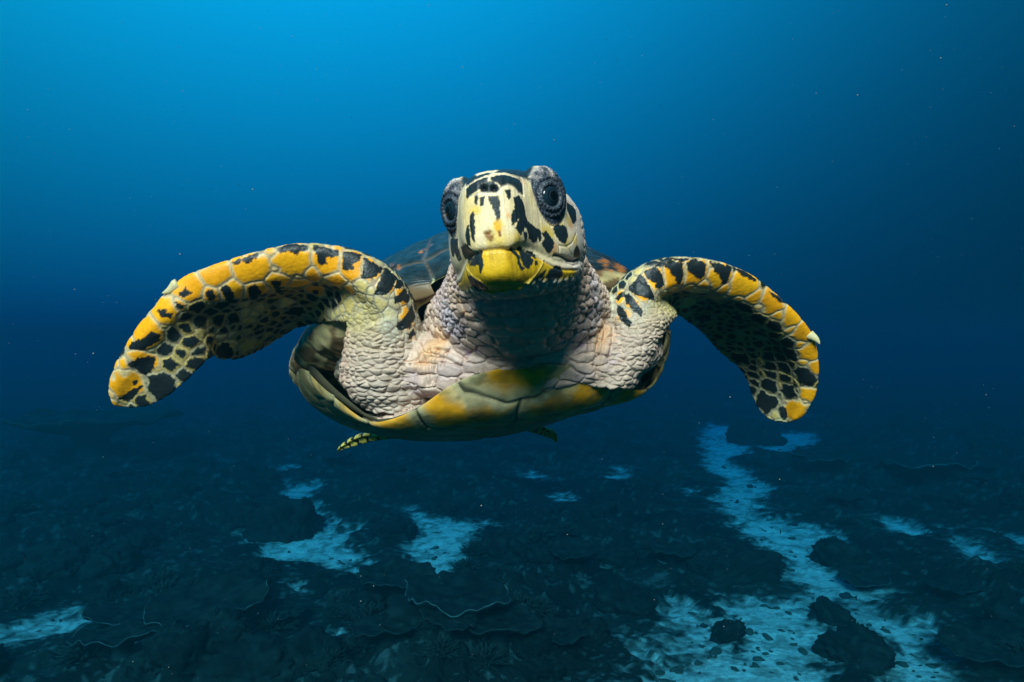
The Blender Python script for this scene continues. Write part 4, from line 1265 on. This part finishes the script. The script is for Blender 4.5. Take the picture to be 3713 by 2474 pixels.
def rock_mat(name, bump=0.8, dist=0.02, grain=30, rough=0.9):
    mt, nt, b = new_mat(name)
    at = nt.nodes.new('ShaderNodeAttribute'); at.attribute_name = 'Col'
    tc = nt.nodes.new('ShaderNodeTexCoord')
    n1 = nt.nodes.new('ShaderNodeTexNoise'); n1.inputs['Scale'].default_value = grain; n1.inputs['Detail'].default_value = 6; n1.inputs['Roughness'].default_value = 0.65
    mr = nt.nodes.new('ShaderNodeMapRange'); mr.inputs[1].default_value = 0.3; mr.inputs[2].default_value = 0.7; mr.inputs[3].default_value = 0.65; mr.inputs[4].default_value = 1.35
    mx = nt.nodes.new('ShaderNodeVectorMath'); mx.operation = 'SCALE'
    bp = nt.nodes.new('ShaderNodeBump'); bp.inputs['Strength'].default_value = bump; bp.inputs['Distance'].default_value = dist
    L = nt.links.new
    L(tc.outputs['Object'], n1.inputs['Vector']); L(n1.outputs['Fac'], mr.inputs[0]); L(n1.outputs['Fac'], bp.inputs['Height'])
    L(at.outputs['Color'], mx.inputs[0]); L(mr.outputs[0], mx.inputs['Scale']); L(mx.outputs[0], b.inputs['Base Color']); L(bp.outputs[0], b.inputs['Normal'])
    b.inputs['Roughness'].default_value = rough; b.inputs['Specular IOR Level'].default_value = 0.1
    return mt
M_BED = rock_mat('reef_rock_and_sand')
M_CORAL = rock_mat('coral_skin', 0.7, 0.01, 60)
obj('seabed', sb_me, M_BED, kind='structure', label='dark reef rock with pale sand channels receding into blue water')

def zat(x, y):
    return float(seabed_z(np.array([[x, y]]))[0][0])

# ------------------------------------------------------------------ corals
def boulder_mesh(seed, flat=0.85):
    bm_ = bmesh.new(); bmesh.ops.create_icosphere(bm_, subdivisions=5, radius=1.0)
    v = np.array([x.co[:] for x in bm_.verts]); f = np.array([[a.index for a in fc.verts] for fc in bm_.faces]); bm_.free()
    q = v + seed * 7.1
    r = 1 + 0.30 * fbm(q, 1.2, 3, seed) + 0.22 * np.abs(fbm(q, 3.5, 3, seed + 5)) - 0.16 * np.abs(fbm(q, 8, 3, seed + 9))
    v = v * r[:, None]; v[:, 2] *= flat; v[:, 2] = np.where(v[:, 2] < -0.25, -0.25 + 0.2 * (v[:, 2] + 0.25), v[:, 2])
    me = mesh_from('boulder_coral', v, f)
    set_col(me, np.clip(np.array([0.014, 0.015, 0.013]) * (1 + 0.8 * fbm(q, 5, 3, seed + 3)[:, None]), 0.008, 1))
    return me
def bush_mesh(seed, n=46):
    rg = np.random.default_rng(seed)
    V, F, C = [], [], []
    def twig(a, d, L, r, lvl):
        k = 6; base = len(V)
        t1 = nrm(np.cross(d, [0.3, 0.2, 1.0])); t2 = np.cross(d, t1)
        bend = rg.normal(0, 0.12, 3)
        for s_ in range(4):
            t = s_ / 3
            c = a + d * L * t + bend * L * t * t
            rr = r * (1 - 0.55 * t) * (1 if s_ < 3 else 0.5)
            for j in range(k):
                an_ = 2 * math.pi * j / k
                V.append(c + rr * (math.cos(an_) * t1 + math.sin(an_) * t2)); C.append(0.03 + 0.10 * max(0, t - 0.5) * (lvl + 1) * 0.5)
        for s_ in range(3):
            for j in range(k):
                F.append((base + s_ * k + j, base + s_ * k + (j + 1) % k, base + (s_ + 1) * k + (j + 1) % k, base + (s_ + 1) * k + j))
        F.append(tuple(base + 3 * k + j for j in range(k)))
        return a + d * L + bend * L
    for i in range(n):
        th, ph = rg.uniform(0, 2 * math.pi), math.acos(rg.uniform(0.15, 1))
        d = np.array([math.sin(ph) * math.cos(th), math.sin(ph) * math.sin(th), math.cos(ph)])
        e = twig(d * 0.15 * np.array([1, 1, 0.3]), d, rg.uniform(0.55, 0.85), 0.075, 0)
        for _ in range(2):
            twig(d * 0.5, nrm(d + rg.normal(0, 0.35, 3)), rg.uniform(0.3, 0.5), 0.05, 1)
    v = np.array(V); v[:, 2] = v[:, 2] * 0.75
    me = mesh_from('branching_coral', v, F)
    c = np.array(C)[:, None] * np.array([0.6, 0.6, 0.5])
    set_col(me, c)
    return me
def plate_meshes(seed, wave=0.06, rimc=0.13):
    """a table: ruffled plate, its stalk and its pale growing rim"""
    nr, nc = 26, 120
    a = np.linspace(0, 2 * math.pi, nc, endpoint=False)
    cs = np.stack([np.cos(a), np.sin(a), np.zeros(nc)], 1)
    R = 1 + 0.16 * fbm(cs + seed * 3.3, 1.1, 3, seed) + 0.05 * fbm(cs * 3 + seed, 2.2, 2, seed + 2)
    def surf(t, dz):
        r = R * t
        p = np.stack([np.cos(a) * r, np.sin(a) * r * 0.85, np.zeros(nc)], 1)
        z = 0.10 * t ** 2 + wave * t * t * np.sin(a * 5 + seed) + 0.5 * wave * t ** 3 * np.sin(a * 11 + 2 * seed) + 0.035 * fbm(p + seed, 5, 3, seed + 4)
        p[:, 2] = z + dz
        return p
    ts = np.linspace(0.05, 1, nr)
    rows = [surf(t, 0.0) for t in ts] + [surf(1.0, -0.02)] + [surf(t, -0.045 - 0.10 * (1 - t)) for t in ts[::-1]]
    v = np.concatenate(rows)
    me = mesh_from('plate', v, loft_faces(len(rows), nc))
    rad = np.concatenate([np.full(nc, t) for t in list(ts) + [1.0] + list(ts[::-1])])
    cc_ = np.array([0.014, 0.015, 0.013]) * (1 + 0.7 * fbm(v + seed, 6, 3, seed + 6)[:, None])
    set_col(me, np.clip(cc_, 0.006, 1))
    # rim: a thin roll along the edge
    rr = []
    for j in range(7):
        an_ = 2 * math.pi * j / 6
    edge = surf(1.0, -0.01)
    t_ = np.roll(edge, -1, 0) - np.roll(edge, 1, 0)
    t_ /= np.linalg.norm(t_, axis=1, keepdims=True)
    o_ = np.cross(t_, [0, 0, 1.0])
    wid = 0.009 * (0.5 + 0.8 * np.abs(fbm(cs * 4, 1.5, 2, seed + 8)))
    ring = []
    for j in range(8):
        an_ = 2 * math.pi * j / 8
        ring.append(edge + o_ * (math.cos(an_) * wid)[:, None] * -1 + np.array([0, 0, 1.0]) * (math.sin(an_) * wid)[:, None] if False else edge - o_ * (math.cos(an_) * wid)[:, None] + np.outer(math.sin(an_) * wid, [0, 0, 1.0]))
    v2 = np.concatenate(ring)
    f2 = [(j * nc + i, j * nc + (i + 1) % nc, ((j + 1) % 8) * nc + (i + 1) % nc, ((j + 1) % 8) * nc + i) for j in range(8) for i in range(nc)]
    me2 = mesh_from('rim', v2, f2)
    set_col(me2, np.tile([rimc, rimc, rimc * 0.9], (len(v2), 1)))
    # stalk
    rows = []
    for k in range(8):
        t = k / 7
        r = 0.30 - 0.16 * math.sin(t * math.pi * 0.9) + 0.12 * t
        rows.append(np.stack([np.cos(a[::4]) * r, np.sin(a[::4]) * r, np.full(nc // 4, -0.55 + 0.53 * t)], 1))
    v3 = np.concatenate(rows)
    me3 = mesh_from('stalk', v3, loft_faces(8, nc // 4))
    set_col(me3, np.tile([0.03, 0.03, 0.026], (len(v3), 1)))
    return me, me2, me3

def place_plate(meshes, px, py, size, rot, tilt, label, group=None, lift=0.35):
    x, y = floor_xy(px, py)
    z0 = zat(x, y)
    root = bpy.data.objects.new('table_coral', None); COL.objects.link(root)
    root.location = (x, y, z0 + 0.42 * size); root.rotation_euler = (tilt[0], tilt[1], rot); root.scale = (size, size, size)
    root['label'] = label; root['category'] = 'coral'
    if group: root['group'] = group
    for nm, me in zip(('plate', 'rim', 'stalk'), meshes):
        obj(nm, me, M_CORAL, root)
    return root
plates = [plate_meshes(s) for s in (1, 2, 3)]
dim_plates = [plate_meshes(s, 0.05, 0.05) for s in (4, 5, 6)]
U7 = lambda x, y: c7(x, y)
place_plate(plates[0], *c6(950, 1040), 0.42, 0.4, (0.10, -0.06), 'ruffled table coral with a broken white rim below the two sand patches')
place_plate(plates[1], *c6(2110, 1060), 0.46, 1.7, (0.06, 0.05), 'broad dark table coral with a finely toothed pale front edge')
place_plate(plates[2], *c7(1920, 355), 0.62, 2.2, (0.05, 0.1), 'round table coral with a thin pale rim far right of the sand channel')
place_plate(plates[0], *c7(1420, 292), 0.52, 0.9, (0.02, 0.0), 'flat oval plate coral on dark reef beside the narrow part of the sand channel')
place_plate(plate_meshes(2, 0.03, 0.035), *c6(420, 260), 1.3, 0.2, (0.02, -0.02), 'very wide plate coral with a long pale edge far off at left')
place_plate(plates[2], *c7(1620, 800), 0.22, 1.1, (0.1, -0.1), 'small ribbed plate coral lying on the edge of the sand channel')
place_plate(plates[1], *c6(1195, 755), 0.12, 0.0, (0.0, 0.1), 'tiny pale disc coral beside a scrap of sand')
place_plate(plates[0], *c6(1060, 1165), 0.17, 2.0, (0.15, 0.1), 'small cupped plate coral tucked behind the white-rimmed table coral')
place_plate(plates[2], *c6(560, 1010), 0.26, 0.6, (0.05, 0.1), 'grey plate coral leaning over the ledge at the lower left')
place_plate(plates[0], *c6(560, 1200), 0.30, 3.0, (0.1, 0.1), 'dark plate coral at the foot of the lower left ledge')

boulders = [boulder_mesh(s) for s in (11, 12, 13, 14)]
bushes = [bush_mesh(s) for s in (21, 22, 23)]
def place(name, me, px, py, size, label, group, rz=None, sink=0.05, sq=(1, 1, 1)):
    x, y = floor_xy(px, py)
    o = obj(name, me, M_CORAL, None, label, 'coral', group)
    o.location = (x, y, zat(x, y) - sink * size)
    o.rotation_euler = (0, 0, RNG.uniform(0, 6.28) if rz is None else rz)
    o.scale = (size * sq[0], size * sq[1], size * sq[2])
    return o
place('boulder_coral', boulders[0], *c6(1310, 545), 0.42, 'large dark dome coral standing between the two small sand patches', None)
place('boulder_coral', boulders[1], *c7(1120, 130), 0.55, 'solitary dark boulder coral standing in the far end of the sand channel', None)
place('boulder_coral', boulders[2], *c7(1500, 690), 0.22, 'low dark coral head pressing into the right bank of the sand channel', None)
place('boulder_coral', boulders[3], *c7(1030, 750), 0.34, 'massive dark coral mound on the inner bend of the sand channel', None, sq=(1.5, 0.9, 0.8))
place('boulder_coral', boulders[0], *c7(1470, 950), 0.17, 'dark coral knoll sitting in the middle of the broad sand', None, sq=(1, 0.8, 0.9))
place('boulder_coral', boulders[2], *c7(1000, 1020), 0.10, 'slim dark coral ridge jutting into the broad sand', None, sq=(0.9, 1.7, 0.9))
place('boulder_coral', boulders[1], *c7(1590, 1130), 0.22, 'dark coral lump at the near edge of the broad sand', None)
place('branching_coral', bushes[0], *c7(1480, 1090), 0.13, 'small bright tipped branching coral beside the broad sand', None)
place('branching_coral', bushes[1], *c7(1400, 890), 0.07, 'tiny bright tipped branching coral on the knoll in the sand', None)
place('branching_coral', bushes[2], *c6(2080, 790), 0.10, 'pale finger coral clump at the edge of the second sand patch', None)
# the many look-alikes: named by what they grow beside
ANCHOR = [(c7(1050, 330), 'beside the narrow far stretch of the sand channel'), (c7(1300, 640), 'beside the bend of the sand channel'), (c7(1500, 980), 'beside the broad near sand'), (c7(800, 1000), 'below the coral mound at the broad sand'),
          (c6(1400, 620), 'beside the sand patch with the dome coral'), (c6(2000, 600), 'beside the sand patch under the turtle'), (c6(250, 950), 'near the sand tongue on the left ledge'), (c6(950, 1040), 'near the white-rimmed table coral'),
          (c6(2110, 1060), 'near the broad toothed table coral'), (c6(420, 330), 'near the very wide plate coral'), (c7(1920, 380), 'near the thin-rimmed round table coral'), (c7(2150, 630), 'near the small sand patches beyond the channel'), (c7(2200, 1000), 'on the dark slope right of the broad sand'),
          (c6(500, 650), 'on the dark reef slope above the left ledge'), (c7(400, 450), 'on the reef between the sand patches and the channel'), (c7(300, 900), 'on the near reef slope below the sand patches')]
AXY = np.array([floor_xy(*a[0]) for a in ANCHOR])
def where(px, py):
    x, y = floor_xy(px, py)
    # compare in bearing and in log distance, so that far anchors count as much as near ones
    d_ = ((AXY[:, 0] / AXY[:, 1] - x / y) ** 2 + 0.3 * (np.log(AXY[:, 1]) - math.log(y)) ** 2)
    return ANCHOR[int(d_.argmin())][1]
nb = ns = npl = 0
tries = 0
while (nb < 90 or ns < 80 or npl < 22) and tries < 3000:
    tries += 1
    px = RNG.uniform(-150, 3863); py = 1420 + 1080 * RNG.uniform(0, 1) ** 0.8
    x, y = floor_xy(px, py)
    sdv = float(sand_sd(np.array([[x, y]]))[0])
    if sdv < 0.16:
        continue
    k = RNG.uniform()
    if k < 0.45 and nb < 90:
        s_ = RNG.uniform(0.10, 0.30) * min(1.0, 0.55 + sdv)
        o = place('boulder_coral', boulders[int(RNG.integers(4))], px, py, s_, ('large' if s_ > 0.2 else 'small') + ' dark boulder coral ' + where(px, py), 'boulder corals scattered over the reef', sq=(1, 1, RNG.uniform(0.7, 1.1)))
        nb += 1
    elif k < 0.88 and ns < 80:
        sb_ = RNG.uniform(0.10, 0.24)
        o = place('branching_coral', bushes[int(RNG.integers(3))], px, py, sb_, ('large' if sb_ > 0.17 else 'small') + ' bushy branching coral ' + where(px, py), 'branching corals scattered over the reef', sink=0.0)
        ns += 1
    elif npl < 22:
        place_plate(dim_plates[int(RNG.integers(3))], px, py, RNG.uniform(0.12, 0.32), RNG.uniform(0, 6.28), (RNG.uniform(-.12, .12), RNG.uniform(-.12, .12)), 'dim spreading plate coral ' + where(px, py), 'plate corals scattered over the reef')
        npl += 1

# pale curled worm-like coral scraps
def curl_mesh(seed):
    rg = np.random.default_rng(seed)
    n, k = 40, 8
    t = np.linspace(0, 1, n)
    a = 4.5 * t + rg.uniform(0, 6)
    c = np.stack([np.cos(a) * (0.3 + 0.7 * t), np.sin(a) * (0.3 + 0.7 * t), 0.15 * np.sin(5 * t)], 1)
    V = []
    for i in range(n):
        d = nrm(c[min(i + 1, n - 1)] - c[max(i - 1, 0)]); s_ = nrm(np.cross(d, [0, 0, 1.0])); u_ = np.cross(s_, d)
        for j in range(k):
            an_ = 2 * math.pi * j / k
            V.append(c[i] + 0.05 * (math.cos(an_) * s_ * 0.6 + math.sin(an_) * u_ * 1.8))
    me = mesh_from('curled_coral', np.array(V), loft_faces(n, k))
    set_col(me, np.tile([0.10, 0.10, 0.09], (n * k, 1)))
    return me
cm = [curl_mesh(s) for s in (31, 32)]
for (x, y, s_, i, lb) in ((700, 730, 0.09, 0, 'thin pale curled coral ribbon on the dark mound'), (425, 755, 0.10, 1, 'small pale ring of curled coral left of the dark mound'), (530, 885, 0.10, 0, 'pale coral scrap curled on the near reef slope')):
    place('curled_coral', cm[i], *c7(x, y), s_, lb, None, sink=-0.35)

# rubble on the sand
def stone_mesh(seed):
    bm_ = bmesh.new(); bmesh.ops.create_icosphere(bm_, subdivisions=2, radius=1.0)
    v = np.array([x.co[:] for x in bm_.verts]); f = np.array([[a.index for a in fc.verts] for fc in bm_.faces]); bm_.free()
    v = v * (1 + 0.35 * fbm(v + seed, 1.4, 2, seed))[:, None] * np.array([1.4, 0.8, 0.5])
    me = mesh_from('rubble_stone', v, f); set_col(me, np.tile([0.07, 0.07, 0.06], (len(v), 1))); return me
sm_ = [stone_mesh(s) for s in (41, 42, 43, 44)]
n = 0; tries = 0
while n < 130 and tries < 9000:
    tries += 1
    px = RNG.uniform(0, 3713); py = 1520 + 960 * RNG.uniform() ** 0.7
    x, y = floor_xy(px, py)
    sdv = float(sand_sd(np.array([[x, y]]))[0])
    if sdv > -0.05:
        continue
    o = obj('rubble_stone', sm_[n % 4], M_CORAL, None, 'dark coral rubble piece on sand ' + where(px, py), 'stone', 'coral rubble scattered on the sand')
    s_ = 0.012 + 0.03 * RNG.uniform() ** 2.5
    o.location = (x, y, zat(x, y) + 0.1 * s_); o.rotation_euler = (RNG.uniform(-.3, .3), RNG.uniform(-.3, .3), RNG.uniform(0, 6.28)); o.scale = (s_, s_, s_)
    n += 1

# a few small fish over the sand
def fish(px, py, lift, L, rz, label):
    x, y = floor_xy(px, py)
    d = y * (1 - lift / HC)
    root = bpy.data.objects.new('small_fish', None); COL.objects.link(root)
    root.location = (x * d / y, d, zat(x, y) + lift); root.rotation_euler = (0, 0, rz); root.scale = (L, L, L)
    root['label'] = label; root['category'] = 'fish'; root['group'] = 'small fish over the sand'
    n_, k = 16, 14
    rows = []
    for i in range(n_):
        t = i / (n_ - 1)
        h_ = 0.17 * math.sin(math.pi * t ** 0.75) ** 0.8 * (1 - 0.25 * t) + 0.018
        a = np.linspace(0, 2 * math.pi, k, endpoint=False)
        rows.append(np.stack([np.full(k, 0.4 - 0.8 * t), np.cos(a) * h_ * 0.45, np.sin(a) * h_], 1))
    v = np.concatenate(rows); me = mesh_from('body', v, loft_faces(n_, k)); set_col(me, np.tile([0.03, 0.035, 0.04], (len(v), 1))); obj('body', me, M_CORAL, root)
    def fin(nm, outline, th=0.012):
        o_ = np.array(outline); n2 = len(o_)
        v_ = np.concatenate([np.insert(o_, 1, th, axis=1), np.insert(o_, 1, -th, axis=1)])
        f_ = [tuple(range(n2)), tuple(range(2 * n2 - 1, n2 - 1, -1))] + [(i, (i + 1) % n2, n2 + (i + 1) % n2, n2 + i) for i in range(n2)]
        me_ = mesh_from(nm, v_, f_, smooth=False); set_col(me_, np.tile([0.03, 0.035, 0.04], (len(v_), 1))); obj(nm, me_, M_CORAL, root)
    fin('tail_fin', [(-0.38, 0.03), (-0.60, 0.16), (-0.54, 0.0), (-0.60, -0.16), (-0.38, -0.03)])
    fin('dorsal_fin', [(0.15, 0.15), (0.05, 0.25), (-0.2, 0.2), (-0.25, 0.10)])
for (x, y, L, rz) in ((1040, 405, .13, 0.9), (1100, 335, .15, 2.4), (1300, 512, .12, 0.1), (885, 972, .09, 0.0), (1238, 540, .10, 1.2), (1540, 835, .14, 2.7)):
    fish(*c7(x, y), 0.12, L, rz, 'small dark fish hovering just above the pale sand channel')

# ================================================================== drifting specks
rg = np.random.default_rng(99)
bm_ = bmesh.new(); bmesh.ops.create_icosphere(bm_, subdivisions=1, radius=1.0)
iv = np.array([x.co[:] for x in bm_.verts]); ifc = np.array([[a.index for a in fc.verts] for fc in bm_.faces]); bm_.free()
NP = 4500
d = 0.35 + 4.5 * rg.uniform(0, 1, NP) ** 1.3
px = rg.uniform(-0.1, 1.1, NP) * 3713; py = rg.uniform(-0.1, 1.1, NP) * 2474
c = np.stack([(px - 1856.5) / FPX * d, d, HC + (1237 - py) / FPX * d], 1)
sel = (c[:, 2] > 0.4) & (c[:, 2] < HC + 0.5)
bbox = (np.abs(c[:, 0]) < 0.45) & (c[:, 1] > 0.42) & (c[:, 1] < 1.5) & (np.abs(c[:, 2] - HC) < 0.3)
c = c[sel & ~bbox]
r = 0.00018 + 0.0004 * rg.uniform(0, 1, len(c)) ** 6
r = r * (0.6 + 0.5 * c[:, 1])
V = (c[:, None, :] + iv[None] * r[:, None, None]).reshape(-1, 3)
Fq = (ifc[None] + (np.arange(len(c)) * len(iv))[:, None, None]).reshape(-1, 3)
me = mesh_from('suspended_specks', V, Fq)
mp, nt, b = new_mat('plankton'); b.inputs['Base Color'].default_value = (0.22, 0.23, 0.21, 1); b.inputs['Roughness'].default_value = 0.8
obj('suspended_specks', me, mp, label='fine pale specks of plankton drifting in the water', kind='stuff')

# ================================================================== the water itself
bm_ = bmesh.new(); bmesh.ops.create_cube(bm_, size=1.0)
hz_me = bpy.data.meshes.new('haze'); bm_.to_mesh(hz_me); bm_.free()
hz, nt, b = new_mat('sea_water')
nt.nodes.remove(b)
pv = nt.nodes.new('ShaderNodeVolumePrincipled')
HZ_D = 0.4
HZ_S = (0.0008, 0.0165, 0.0190)        # scattering per metre
HZ_A = (0.34, 0.097, 0.044)           # absorption per metre
pv.inputs['Density'].default_value = HZ_D
pv.inputs['Color'].default_value = tuple(s / HZ_D for s in HZ_S) + (1,)
pv.inputs['Absorption Color'].default_value = tuple((1 - a / (HZ_D - s)) ** 2 for a, s in zip(HZ_A, HZ_S)) + (1,)
pv.inputs['Anisotropy'].default_value = 0.5
nt.links.new(pv.outputs[0], nt.nodes['Material Output'].inputs['Volume'])
haze = obj('haze', hz_me, hz, label='clear blue sea water filling the whole place', kind='stuff')
haze.scale = (200, 180, HC + 0.75 + 1.2)
haze.location = (0, 55, (HC + 0.75 - 1.2) / 2)
